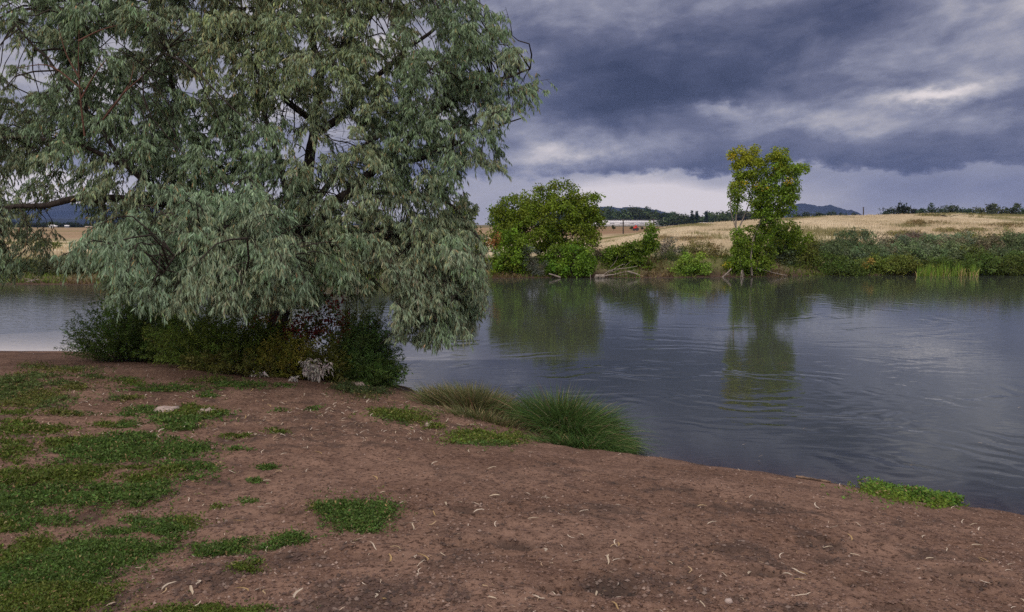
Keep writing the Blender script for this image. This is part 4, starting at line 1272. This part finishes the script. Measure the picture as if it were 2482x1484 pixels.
        warm = vnoise(np.array([x]), np.array([z + p0[1] * .7]), 1.5)[0] + .12 * ro.normal()
        if where == 'front': g = np.array([.160, .222, .130]) * (.85 + .35 * f)
        elif z > 5.0 and -5.5 < x < -2: g = g * .6 + np.array([.26, .27, .115]) * .5
        if warm > .12: g = g * .65 + np.array([.245, .215, .125]) * .4
        if z < 2.6 and x > -2.6 and f > .3: g = g * .6 + np.array([.22, .19, .14]) * .42
        g = g * (1.34 + .20 * ro.normal())
        c = vary(g, n, .20, ro)
        dead = ro.random(n) < .04; c[dead] = vary((.34, .25, .12), dead.sum(), .2, ro)
        leaves(leafB, pos, ld, .066 + .054 * ro.random(n), .0165 + .008 * ro.random(n), c, ro, sag=.08, wpos=.5)
    leafB.build('crown', OLEAF, t, kind='stuff')
    twigB.build('twigs', BARK, t, kind='stuff')
    boughB.build('branches', BARK, t, smooth_=False, kind='stuff')
    # bare reddish shoots on the left
    RED = rough_mat('reddish_bark', (.075, .038, .027), (.14, .070, .048), 14, .9, .005)
    for pp in ([(205, 330, 14.0), (196, 250, 13.95), (190, 160, 13.9), (192, 70, 13.9)], [(192, 190, 13.9), (160, 130, 13.9), (140, 60, 13.9)], [(196, 240, 13.95), (230, 180, 13.9), (262, 140, 13.9)], [(250, 290, 14), (300, 225, 13.9), (318, 190, 13.9), (325, 150, 13.9)], [(300, 225, 13.9), (345, 185, 13.9)],
               [(190, 100, 13.9), (240, 75, 13.9), (290, 60, 13.9)], [(196, 215, 13.9), (120, 160, 13.9), (40, 165, 13.9)]):
        B = MB(); tube(B, spline(L(pp), 10), np.linspace(.017, .004, 10), 5); B.build('bare_shoot', RED, t, smooth_=True)
    n = 130
    p0 = P(60 + 330 * ro.random(n), 60 + 300 * ro.random(n), 14.1 + .4 * ro.random(n)); B = MB()
    dd = nrm(ro.normal(size=(n, 3)) * [1, .5, 1]); spikes(B, p0, p0 + dd * (.15 + .3 * ro.random((n, 1))), .005, (1, 1, 1))
    p0 = P(790 + 90 * ro.random(90), 270 + 140 * ro.random(90), 16.3 + .4 * ro.random(90))
    dd = nrm(ro.normal(size=(90, 3)) * [1, .5, .5] + [.5, 0, .1]); spikes(B, p0, p0 + dd * (.2 + .35 * ro.random((90, 1))), .006, (1, 1, 1))
    p0 = P(640 + 110 * ro.random(70), 240 + 90 * ro.random(70), 16.2 + .4 * ro.random(70))
    dd = nrm(ro.normal(size=(70, 3)) * [1, .5, .6]); spikes(B, p0, p0 + dd * (.2 + .3 * ro.random((70, 1))), .006, (1, 1, 1))
    B.build('bare_twigs', BARK, t, kind='stuff')


silver_tree()


# ------------------------------------------------------------------ undergrowth at the foot of the tree
def wispy(name, label, cx, cy, ex, hz, n, tint, lean=(0, 0, 0), cat='shrub', leafL=.066, leafW=.0145, spread=.9, group=None, per=46, curve=.25):
    """feathery shrub: thin stems fanning out from the base with fine leaves along them"""
    b = on_near(np.array([cx]), np.array([cy]))[0]
    t = thing(name, b, label, cat, group)
    S_, Lf = MB(), MB()
    a = ro.random(n) * 6.28; rr = ro.random(n) ** .5
    o = np.stack([np.cos(a) * rr, np.sin(a) * rr, 0 * a], -1)
    bp = b + o * np.array([ex[0] * .55, ex[1] * .55, 0]); bp[:, 2] = near_z(bp[:, 0], bp[:, 1])[0] - .02
    d = o * np.array([ex[0], ex[1], 0]) * spread + np.array(lean) + ro.normal(size=(n, 3)) * .10
    H = hz * (1 - .45 * rr ** 2) * (.35 + .95 * ro.random(n) ** 1.3)
    tip = bp + d * .75 + np.array([0, 0, 1]) * H[:, None]
    ctl = bp * .45 + tip * .55 + np.array([0, 0, 1]) * (H * curve)[:, None]
    u = np.linspace(0, 1, 5)
    bez = lambda q: bp[:, None] * ((1 - q) ** 2)[..., None] + 2 * ctl[:, None] * (q * (1 - q))[..., None] + tip[:, None] * (q ** 2)[..., None]
    st = bez(np.repeat(u[None], n, 0))
    for k in range(4): spikes(S_, st[:, k], st[:, k + 1], .006 * (1 - k * .2), (1, 1, 1))
    q = .12 + .88 * ro.random((n, per)) ** .8
    pos = bez(q); eps = bez(np.minimum(q + .04, 1.05)); dv = nrm(eps - pos)
    ld = dv * .6 + ro.normal(size=pos.shape) * .55
    m = n * per
    ct = np.repeat(vary(tint, n, .22, ro), per, 0) * (1 + .15 * ro.normal(size=(m, 1)))
    leaves(Lf, pos.reshape(-1, 3) + ro.normal(size=(m, 3)) * .012, ld.reshape(-1, 3), leafL * (.6 + .9 * ro.random(m)), leafW * (.8 + .5 * ro.random(m)), np.clip(ct, .004, 1), ro)
    S_.build('stems', BARK, t, kind='stuff'); Lf.build('foliage', GLEAF, t, kind='stuff')
    return t


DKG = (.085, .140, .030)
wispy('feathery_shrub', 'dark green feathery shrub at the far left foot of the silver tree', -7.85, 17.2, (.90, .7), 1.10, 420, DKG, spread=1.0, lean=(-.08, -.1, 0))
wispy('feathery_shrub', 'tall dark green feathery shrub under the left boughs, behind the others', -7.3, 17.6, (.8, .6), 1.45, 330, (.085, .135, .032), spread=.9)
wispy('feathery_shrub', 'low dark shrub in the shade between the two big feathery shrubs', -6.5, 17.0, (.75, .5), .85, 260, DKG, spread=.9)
wispy('feathery_shrub', 'broad mid green feathery shrub left of the trunk, nearest the bare dirt', -5.45, 15.6, (.95, .7), .95, 520, (.125, .180, .032), spread=1.2, lean=(0, -.1, 0))
wispy('feathery_shrub', 'mid green feathery shrub close by the trunk of the silver tree', -4.7, 15.9, (.7, .5), .8, 260, (.11, .16, .03))
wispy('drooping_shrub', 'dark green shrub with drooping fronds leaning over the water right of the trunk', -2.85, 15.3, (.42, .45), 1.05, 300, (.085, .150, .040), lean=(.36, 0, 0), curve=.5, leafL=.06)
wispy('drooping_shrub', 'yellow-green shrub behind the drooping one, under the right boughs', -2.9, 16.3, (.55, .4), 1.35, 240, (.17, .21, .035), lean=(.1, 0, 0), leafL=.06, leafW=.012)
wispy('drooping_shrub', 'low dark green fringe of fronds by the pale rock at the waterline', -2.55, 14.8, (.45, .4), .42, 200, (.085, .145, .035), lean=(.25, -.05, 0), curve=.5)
wispy('weed_clump', 'yellow-green weedy clump in front of the red-leafed bush', -3.95, 14.9, (.60, .45), .62, 300, (.21, .205, .035), lean=(.05, 0, 0), cat='plant', leafL=.055)
wispy('weed_clump', 'olive weedy clump behind the white-leafed plant', -3.3, 15.0, (.5, .4), .55, 220, (.15, .16, .035), cat='plant')
wispy('weed_clump', 'low brownish green weeds along the edge of the dirt before the feathery shrub', -4.75, 14.75, (.9, .35), .30, 320, (.14, .145, .038), cat='plant')


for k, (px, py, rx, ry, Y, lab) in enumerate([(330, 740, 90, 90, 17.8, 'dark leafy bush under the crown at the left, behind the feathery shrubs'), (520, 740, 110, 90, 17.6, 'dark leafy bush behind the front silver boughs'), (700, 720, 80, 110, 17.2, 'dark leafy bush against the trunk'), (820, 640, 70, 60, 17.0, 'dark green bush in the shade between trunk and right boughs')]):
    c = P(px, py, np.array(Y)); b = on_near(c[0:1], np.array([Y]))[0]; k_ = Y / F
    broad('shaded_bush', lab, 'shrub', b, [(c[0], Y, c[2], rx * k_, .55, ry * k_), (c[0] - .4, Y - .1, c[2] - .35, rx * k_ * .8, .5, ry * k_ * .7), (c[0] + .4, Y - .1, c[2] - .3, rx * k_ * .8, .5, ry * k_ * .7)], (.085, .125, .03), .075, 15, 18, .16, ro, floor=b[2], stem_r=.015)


def red_bush(label, lobs, n_):
    base = on_near(np.array([lobs[0][0]]), np.array([lobs[0][1]]))[0]
    def tf(p):
        n = len(p); r = ro.random((n, 1))
        return np.where(r < .42, np.array([.21, .038, .032]), np.where(r < .62, np.array([.22, .09, .032]), np.array([.10, .14, .03]))) * (1 + .2 * ro.normal(size=(n, 1)))
    return broad('red_leafed_bush', label, 'shrub', base, lobs, GREEN, .055, 40, 30, .13, ro, tint_fn=tf, stem_r=.012)


red_bush('bush with dark red and green leaves just right of the trunk', [(-3.55, 16.0, 1.25, .55, .4, .45), (-3.2, 15.8, .95, .45, .35, .38), (-3.9, 15.9, .85, .5, .35, .35)], 0)
red_bush('low reddish brown bush beneath the front silver boughs', [(-4.6, 16.1, 1.05, .55, .35, .30), (-4.1, 16.2, 1.0, .4, .3, .3)], 0)
wispy('yellowing_plant', 'upright yellow-green leafy stems between the red bush and the open water', -3.0, 15.75, (.30, .25), 1.15, 110, (.15, .16, .035), cat='plant', leafL=.07, leafW=.022, per=30)


def white_plant(cx, cy, label, n, h, w):
    b = on_near(np.array([cx]), np.array([cy]))[0]
    t = thing('white_leafed_plant', b, label, 'plant'); S_, Lf = MB(), MB()
    o = ro.normal(size=(n, 3)) * np.array([w, w * .7, 0]); tip = b + o + np.array([0, 0, 1]) * (h * (.35 + .65 * ro.random((n, 1))))
    mid = b + o * .3 + np.array([0, 0, .5]) * (tip - b)[:, 2:3]
    spikes(S_, np.repeat(b[None], n, 0) + o * .1 - [0, 0, .03], mid, .006, (1, 1, 1)); spikes(S_, mid, tip, .005, (1, 1, 1))
    pos = np.concatenate([mid + (tip - mid) * ro.random((n, 1)) for _ in range(9)]); m = len(pos)
    leaves(Lf, pos, ro.normal(size=(m, 3)) + [0, 0, -.4], .05 + .06 * ro.random(m), .022 + .018 * ro.random(m), vary((.50, .455, .41), m, .16, ro), ro, sag=.35)
    S_.build('stems', PALE_BARK, t, kind='stuff'); Lf.build('foliage', STRAW, t, kind='stuff')


white_plant(-3.40, 14.40, 'plant with curled whitish dead leaves at the edge of the dirt', 56, .40, .15)
white_plant(-4.35, 14.35, 'small sprig of whitish dead leaves lying before the olive weeds', 7, .08, .14)
white_plant(-3.65, 14.12, 'tiny whitish sprig on the dirt just left of the white-leafed plant', 8, .09, .06)


# ------------------------------------------------------------------ grass tussocks on the water's edge
def tussock(name, label, spots, tint, dry, parent=None):
    b0 = gnd(*spots[0][:2])[0]
    t = thing(name, b0, label, 'grass')
    B = MB()
    for px, py, n, ex, L0, lean, droop, up in spots:
        c = gnd(px, py)[0]
        o = ro.normal(size=(n, 2)) * np.array(ex); bp = on_near(c[0] + o[:, 0], c[1] + o[:, 1]); bp[:, 2] = np.maximum(bp[:, 2], -.05) - .01
        out = np.concatenate([o / np.array(ex) * .33, np.zeros((n, 1))], 1) + np.array(lean) + ro.normal(size=(n, 3)) * [.16, .16, 0]
        cl = vary(tint, n, .25, ro); dm = ro.random(n) < dry; cl[dm] = vary((.27, .215, .115), dm.sum(), .2, ro)
        blades(B, bp, out, up, L0 * (.55 + .6 * ro.random(n)), 0.0085 + .004 * ro.random(n), droop * (.6 + .8 * ro.random(n)), cl, 4, ro)
    B.build('blades', BLADE, t, kind='stuff')


tussock('grass_tussock', 'wispy upright grass clump with pale seed heads on the waterline, left of the arching clump',
        [(1085, 982, 1300, (.18, .16), .44, (-.12, 0, 0), .25, 1.0), (1150, 994, 1500, (.17, .14), .56, (0, 0, 0), .25, 1.0), (1200, 1004, 1300, (.14, .13), .48, (.05, 0, 0), .28, 1.0), (1255, 1020, 500, (.12, .10), .26, (.1, -.05, 0), .35, 1.0), (1180, 1020, 700, (.3, .08), .28, (0, -.1, 0), .35, .9)],
        (.125, .140, .055), .26)
tussock('grass_tussock', 'dense dark green arching grass clump bending over the water to the right',
        [(1350, 1048, 2200, (.14, .13), .95, (-.05, 0, 0), .40, 1.35), (1388, 1062, 2600, (.14, .13), 1.02, (.20, -.02, 0), .58, 1.2), (1422, 1076, 2200, (.13, .12), .80, (.34, -.05, 0), .72, .95), (1452, 1090, 1200, (.10, .09), .56, (.32, -.08, 0), .80, .8), (1400, 1085, 700, (.25, .07), .30, (0, -.15, 0), .4, .9), (1305, 1038, 600, (.12, .12), .42, (-.1, -.05, 0), .4, .9)],
        (.066, .120, .030), .08)
tussock('yellow_grass', 'small yellow-green grass spray between the two tussocks', [(1285, 1022, 300, (.10, .08), .42, (0, 0, 0), .4, 1.0), (1385, 1040, 220, (.06, .05), .66, (-.05, -.1, 0), .5, 1.0)], (.19, .20, .045), .1)
tussock('tall_weed', 'slender tall weed stems rising from the top of the arching clump', [(1362, 1050, 60, (.05, .05), .95, (.03, 0, 0), .15, 1.3)], (.10, .12, .05), .3)


# ------------------------------------------------------------------ low green weeds on the dirt
def weeds(B, px, py, rx, ry, h=.03, dens=1.0, gap=-.26, tint=(.072, .122, .026), rot=0.0, size=1.0):
    n0 = int(3.14 * rx * ry * .22 * dens)
    u = ro.normal(size=(n0, 2)) * .52
    u = u[np.hypot(*u.T) < 2.0]
    qx, qy = px + u[:, 0] * rx, py + u[:, 1] * ry + u[:, 0] * rx * rot
    g = gnd(qx, np.minimum(qy, 1500))
    dist = np.hypot(g[:, 0], g[:, 1])
    keep = (vnoise(g[:, 0], g[:, 1], .13) + .9 * vnoise(g[:, 0] + 7, g[:, 1], .38) + .32 * ro.normal(size=len(g)) > gap + .50 * (np.hypot(*u.T) - .45)) & (shore_d(g[:, 0], g[:, 1]) > -.12)
    g, dist = g[keep], dist[keep]
    if gap > -.9: weeds(B, px, py, rx * 1.3, ry * 1.4, h * .45, dens * .06, -1.2, tint, rot, size * .9)
    # every seed grows a sprig of a few small leaves
    k = 4; n = len(g) * k
    if not n: return
    p = np.repeat(g, k, 0); ds = np.repeat(dist, k)
    p = p + ro.normal(size=(n, 3)) * np.array([.014, .014, 0]); hh = .75 * h * ro.random(n) ** 1.2 * (1 + 1.6 * np.repeat(np.clip(vnoise(g[:, 0] + 3, g[:, 1], .22) + .1, -.3, .5), k))
    p[:, 2] += hh
    d = ro.normal(size=(n, 3)) * [1, 1, .5] + [0, 0, .55]
    L_ = (.016 + .016 * ro.random(n)) * size * np.clip(ds / 6, .8, 1.6)
    tc = vary(tint, len(g), .22, ro)
    yel = (vnoise(g[:, 0], g[:, 1], .8) > .12)[:, None]
    tc = np.where(yel, tc * np.array([1.25, 1.0, .85]), tc)
    tc = np.repeat(tc, k, 0) * (1 + .15 * ro.normal(size=(n, 1)))
    dm = ro.random(n) < .05; tc[dm] = vary((.26, .19, .09), dm.sum(), .2, ro)
    leaves(B, p, d, L_, L_ * .42, np.clip(tc, .004, 1), ro)


def weed_patch(label, spec, h=.03, **kw):
    c = gnd(spec[0][0], spec[0][1])[0]
    B = MB()
    for s in spec: weeds(B, *s, h=h, **kw)
    t = thing('weed_patch', c, label, 'weeds')
    B.build('leaves', GLEAF, t, kind='stuff')


weed_patch('isolated clump of low green weeds in the middle of the bare dirt', [(865, 1252, 78, 34), (800, 1240, 40, 12), (880, 1270, 40, 16), (925, 1245, 34, 14)], .045)
weed_patch('small thin weed patch lower left of the isolated clump', [(705, 1307, 46, 11), (690, 1312, 22, 8)], .03)
weed_patch('bright green oval weed patch in front of the arching grass clump', [(1185, 1064, 90, 18), (1150, 1060, 50, 16), (1220, 1068, 50, 12)], .055, tint=(.085, .140, .030))
weed_patch('green weed patch beside a pale stone below the pale rock at the waterline', [(965, 1010, 75, 15), (1000, 1018, 50, 12), (1055, 1036, 26, 7), (925, 1002, 40, 8)], .05, tint=(.082, .130, .028))
weed_patch('strip of fresh green weeds on the brink of the water at the right', [(2150, 1192, 75, 14), (2230, 1205, 75, 15), (2290, 1222, 45, 10)], .12, tint=(.10, .19, .03), dens=2.2)
weed_patch('tiny weed tuft left of the isolated clump, upper of two', [(650, 1133, 32, 6)], .025)
weed_patch('tiny weed tuft left of the isolated clump, lower of two', [(620, 1170, 18, 6)], .025)
weed_patch('tiny weed tuft on the dirt between the tree and the pale stone', [(757, 993, 24, 5)], .03)
weed_patch('dark weedy mat at the foot of the pale rock', [(875, 952, 60, 16), (840, 940, 40, 12), (915, 955, 40, 12)], .09, tint=(.062, .085, .03))
weed_patch('weed patch round the two flat stones', [(440, 1012, 80, 15), (520, 1012, 45, 10), (350, 1000, 45, 9), (480, 995, 45, 7), (430, 1025, 45, 9)], .045)
weed_patch('small weed patch below the flat stones', [(440, 1040, 48, 7), (305, 1031, 36, 9)], .035)
weed_patch('long thin strip of weeds along the foot of the feathery shrubs', [(400, 944, 110, 8), (520, 928, 70, 10), (580, 935, 70, 9), (310, 924, 42, 8)], .05)
weed_patch('round weed clump between the thin patch and the big bottom left mat', [(540, 1330, 66, 20), (500, 1340, 40, 12)], .035)
weed_patch('weed clump holding two upright pale leaves left of the isolated clump', [(430, 1270, 62, 20), (400, 1285, 60, 10), (340, 1264, 40, 10)], .04)
weed_patch('low weeds cut by the bottom edge of the view', [(520, 1482, 130, 14), (420, 1488, 80, 8)], .035)


def lawn():
    B = MB()
    for s in [(120, 1368, 250, 52), (40, 1400, 190, 60), (60, 1465, 180, 40), (250, 1350, 120, 34), (340, 1332, 80, 18), (180, 1440, 90, 40), (90, 1320, 60, 20)]: weeds(B, *[q * (1 if i_ < 2 else .88) for i_, q in enumerate(s)], h=.045, dens=1.15, gap=-.16)
    for s in [(60, 1170, 190, 36), (180, 1150, 110, 24), (120, 1205, 170, 36), (300, 1195, 140, 28), (220, 1222, 80, 24), (430, 1142, 110, 24), (360, 1165, 90, 20), (500, 1135, 40, 12), (340, 1200, 90, 20), (20, 1230, 100, 50), (110, 1270, 90, 14), (250, 1290, 60, 8)]: weeds(B, *[q * (1 if i_ < 2 else .82) for i_, q in enumerate(s)], h=.04, gap=-.02)
    for s in [(330, 1085, 150, 22), (250, 1110, 120, 20), (400, 1095, 100, 20), (200, 1080, 80, 12), (340, 1062, 70, 10), (450, 1090, 60, 12), (20, 1103, 60, 12), (40, 1095, 50, 10), (60, 1045, 100, 14), (120, 1038, 60, 8), (40, 1025, 40, 8)]: weeds(B, *s, h=.035, gap=-.04)
    for s in [(20, 955, 110, 26), (110, 968, 70, 12), (160, 937, 70, 14), (60, 980, 90, 10), (170, 898, 80, 8), (90, 890, 40, 7), (40, 930, 60, 14), (220, 915, 50, 6), (100, 912, 60, 8), (300, 968, 50, 5), (160, 1006, 60, 5)]: weeds(B, *s, h=.045, tint=(.085, .118, .034))
    o = B.build('grass', GLEAF, kind='stuff'); o['label'] = 'patchy low green ground cover spreading over the dirt on the left'
    B = MB()   # scattered single sprigs
    for _ in range(70): weeds(B, 700 * ro.random() ** 1.5, 920 + 480 * ro.random(), 22 + 20 * ro.random(), 4 + 4 * ro.random(), h=.02, dens=.7)
    o = B.build('sparse_weeds', GLEAF, kind='stuff'); o['label'] = 'thin scattered sprigs of weed on the dirt'


lawn()

# ------------------------------------------------------------------ stones on the bank
for nm, px, py, sx, sy, sz, lab, sd in [('flat_stone', 402, 1001, .15, .16, .05, 'flat pale stone set in the weeds, left of two', 3), ('flat_stone', 500, 1002, .14, .16, .05, 'flat pale stone set in the weeds, right of two', 4), ('rock', 900, 931, .20, .14, .10, 'pale squarish rock at the waterline right of the white-leafed plant', 5),
                                      ('rock', 865, 938, .13, .10, .06, 'smaller pale rock left of the squarish rock', 8), ('flat_stone', 1043, 1033, .07, .07, .03, 'small pale stone beside the green weed patch', 6), ('flat_stone', 2575, 1272, .1, .1, .03, 'small grey stone at the right shoreline', 7),
                                      ('stone', 1765, 1925 * .76, .019, .017, .015, 'small pinkish stone near the bottom right dark hollow', 9)]:
    p = gnd(px, py)[0]; rock(nm, lab, p + [0, 0, sz * .25], (sx, sy, sz), sd)


def bank_stick(label, pts, r):
    q = gnd(np.array([p[0] for p in pts]), np.array([p[1] for p in pts])) + [0, 0, r * .8]
    t = thing('driftwood_stick', q[0], label, 'stick')
    B = MB(); s = spline(q, 12); tube(B, s, np.linspace(r, r * .5, 12) * (1 + .2 * ro.normal(size=12)), 6); B.build('shaft', BROWNW, t)
    B = MB(); tube(B, spline(np.stack([s[6], s[6] + [.05, -.05, .015], s[6] + [.10, -.07, .012]]), 5), np.linspace(r * .5, r * .2, 5), 5); B.build('side_twig', BROWNW, t)


BROWNW = rough_mat('brown_wood', (.08, .05, .035), (.22, .15, .10), 22, .9, .004)
bank_stick('rough brown stick lying on the shoreline left of the right weed strip', [(1928, 1157), (1960, 1162), (1990, 1169), (2012, 1172)], .022)
bank_stick('thin dark stick on the shore left of the wispy grass clump', [(960, 936), (985, 941), (1010, 952)], .014)

# ------------------------------------------------------------------ dry fallen leaves
LEAFM = [leaf_mat('dry_leaf', .75, .15, spec=.15)]


def curl_mesh(i, r):
    """a dry leaf strip: long, curled along its length and cupped across"""
    n = 7; t = np.linspace(0, 1, n)
    ang = np.cumsum(np.full(n, (r.random() - .35) * .5)) ; turn = np.cumsum(r.normal(size=n) * .42 + r.normal() * .05)
    stepv = np.stack([np.cos(turn), np.sin(turn), .35 * np.sin(ang + r.random() * 3)], -1) / n
    p = np.cumsum(stepv, 0); p -= p.mean(0); p[:, 2] -= p[:, 2].min() - .05
    w = np.interp(t, [0, .12, .5, .85, 1], [.012, .042, .056, .040, .010]) * (.7 + .7 * r.random())
    s = nrm(np.stack([-np.sin(turn), np.cos(turn), 0 * t], -1)); up = np.array([0, 0, 1.])
    L_ = p + s * w[:, None] + up * (w * .8)[:, None]; R_ = p - s * w[:, None] + up * (w * .8)[:, None]
    v = np.concatenate([L_, p, R_]); k = np.arange(n - 1)
    f = np.concatenate([np.stack([k, k + 1, n + k + 1, n + k], -1), np.stack([n + k, n + k + 1, 2 * n + k + 1, 2 * n + k], -1)])
    B = MB(); B.add(v, f, np.array([(.46, .38, .28), (.55, .47, .38), (.38, .28, .17), (.50, .42, .33), (.44, .37, .29), (.36, .25, .12)][i % 6]))
    return B, v, f


rl = np.random.default_rng(5)
CURL = [curl_mesh(i, rl) for i in range(12)]
CURLM = [b.mesh('dry_leaf', LEAFM[0], True) for b, _, _ in CURL]


def one_leaf(px, py, length, label, group=None, k=None, rot=None, z=None):
    p = gnd(px, py)[0] if z is None else G(px, py, z)
    o = bpy.data.objects.new('dry_leaf', CURLM[int(rl.integers(12)) if k is None else k]); col.objects.link(o)
    o.location = p + np.array([0, 0, .002]); o.scale = (length,) * 3
    o.rotation_euler = (rl.normal() * .12, rl.normal() * .12, rl.random() * 6.28 if rot is None else rot)
    tag(o, label, 'leaf', group)


named = [(480, 1424, .14, 0, 'longest pale curled leaf lying alone below the big bottom left weed mat'), (1245, 0, 0, 0, None), (1700, 1233, .10, .4, 'pale forked leaf alone on the dirt below the shoreline stick'), (1490, 1325, .085, 2.2, 'bright folded leaf right of the dark hollows in the lower middle'),
         (1320, 1345, .12, -1.2, 'bent pale leaf pair standing on end in the lower middle'), (1160, 1247, .11, .3, 'pale hooked leaf right of the isolated weed clump'), (980, 1277, .14, .1, 'long pale leaf touching two others right of the isolated weed clump'), (1000, 1281, .08, -1.2, 'short pale leaf crossing the long one right of the isolated weed clump'),
         (1400, 1367, .09, 0, 'straight whitish leaf lying level in the lower middle'), (2385, 1367, .12, -.4, 'white straight leaf near the right edge, lower of the pair'), (2370, 1322, .12, -.2, 'white straight leaf near the right edge, upper of the pair'), (2378, 1357, .06, 2.6, 'small yellowed leaf at the upper end of the white straight leaf'),
         (1815, 1406, .10, .8, 'pale leaf bent like a tick right of the large dark hollow'), (415, 1267, .06, 1.4, 'upright pale leaf stuck in the weed clump'), (437, 1276, .08, -1.0, 'slanting white leaf stuck in the weed clump'), (280, 1288, .10, -.1, 'white leaf lying level above the big bottom left weed mat'),
         (910, 1161, .09, .1, 'crumpled pale leaf bundle above the isolated weed clump')]
for px, py, ln, rot, lab in named:
    if lab: one_leaf(px, py, ln, lab, rot=rot)
clear = lambda px, py: True
cnt = 0
while cnt < 150:
    px, py = 2481 * rl.random(), 1030 + 450 * rl.random() ** 1.0
    p = gnd(px, py)[0]
    if shore_d(p[0:1], p[1:2])[0] < .15 or (px < 450 and py > 1100 and rl.random() < .6): continue
    wh = ('on the weed mats at the left' if px < 560 else 'between the weed mats and the isolated clump' if px < 780 else 'around the isolated weed clump' if px < 1020 else 'left of the large dark hollow' if px < 1380 else 'around the large dark hollow' if px < 1760 else 'right of the large dark hollow' if px < 2120 else 'near the right edge')
    hi = 'upper slope' if py < 1200 else 'mid slope' if py < 1340 else 'near the bottom edge'
    one_leaf(px, py, .055 + .05 * rl.random(), 'pale curled dry leaf ' + wh + ', ' + hi, 'dry leaves strewn over the foreground dirt'); cnt += 1
cnt = 0
while cnt < 100:
    px, py = 380 + 800 * rl.random(), 950 + 110 * rl.random()
    p = gnd(px, py)[0]
    if shore_d(p[0:1], p[1:2])[0] < .2: continue
    one_leaf(px, py, .07 + .05 * rl.random(), 'pale dry leaf in the litter on the dirt slope below the silver tree', 'dry leaves on the dirt slope below the tree'); cnt += 1
for px, py in [(1500, 1100), (1470, 1096), (1790, 1136), (1855, 1143), (1885, 1156), (2035, 1176), (1402, 1092), (2310, 1232), (2365, 1236)]:
    one_leaf(px, py + 6, .075, 'pale dry leaf lying right on the brink of the shoreline', 'dry leaves along the shoreline')
for px, py in [(2375, 1076), (2444, 1094), (1803, 1080), (1843, 1108), (1838, 1120), (2210, 1130), (2470, 990), (1950, 1040)]:
    one_leaf(px, py, .07, 'tiny pale leaf floating on the open water near the right shore', 'leaves floating on the water', z=.004, rot=0)


def litter():
    # the small fry of the litter, and crumbs of soil and grit
    B = MB()
    def strew(px, py, lo, hi, tints):
        g = gnd(px, py); ok = shore_d(g[:, 0], g[:, 1]) > .1; g = g[ok]
        for q in g:
            _, v, f = CURL[int(rl.integers(12))]; a = rl.random() * 6.28; s = lo + (hi - lo) * rl.random()
            R = np.array([[math.cos(a), -math.sin(a), 0], [math.sin(a), math.cos(a), 0], [0, 0, 1]])
            B.add((v * s) @ R.T + q, f, np.array(tints[int(rl.integers(len(tints)))]) * (.75 + .4 * rl.random()))
    T = [(.50, .40, .30), (.42, .30, .20), (.56, .48, .40), (.36, .24, .15)]
    n = 1500; strew(60 + 1150 * rl.random(n), 885 + 190 * rl.random(n) ** 1.1, .035, .09, T)
    n = 900; strew(2500 * rl.random(n), 1040 + 450 * rl.random(n), .012, .04, T)
    o = B.build('leaf_litter', LEAFM[0], kind='stuff'); o['label'] = 'fine dry leaf litter scattered over the dirt'
    B = MB(); n = 52000
    px, py = 2600 * rl.random(n) - 60, 960 + 540 * rl.random(n) ** .9
    g = gnd(px, py); z, d, soil = near_z(g[:, 0], g[:, 1])
    dens = .40 + sstep(vnoise(g[:, 0], g[:, 1], .7), -.1, .3) * .6 + soil
    ok = (d > .05) & (rl.random(n) < dens); g, soil = g[ok], soil[ok]; n = len(g)
    r = (.0030 + .0095 * rl.random(n) ** 3)[:, None] * (1 + .5 * soil[:, None])
    dirs = np.array([[1, 0, 0], [-1, 0, 0], [0, 1, 0], [0, -1, 0], [0, 0, .8], [0, 0, -.6]])
    v = g[:, None] + dirs[None] * r[:, None] * (.6 + .8 * rl.random((n, 6, 1))) + np.array([0, 0, .25]) * r[:, None]
    f = np.array([[0, 2, 4], [2, 1, 4], [1, 3, 4], [3, 0, 4]])
    base = np.array([(.140, .085, .064), (.105, .060, .046), (.21, .140, .108), (.068, .042, .032), (.29, .21, .17)])[rl.choice(5, n, p=[.38, .28, .14, .16, .04])]
    base = base * (1 - .6 * soil[:, None])
    B.add(v.reshape(-1, 3), (np.arange(n)[:, None, None] * 6 + f[None]).reshape(-1, 3), np.repeat(base, 6, 0))
    m, nt, b, out = mat('grit'); nt.links.new(attr('tint').outputs['Color'], b.inputs['Base Color']); b.inputs['Roughness'].default_value = .95
    o = B.build('gravel', m, kind='stuff'); o['label'] = 'loose crumbs of soil and grit on the dirt'


litter()
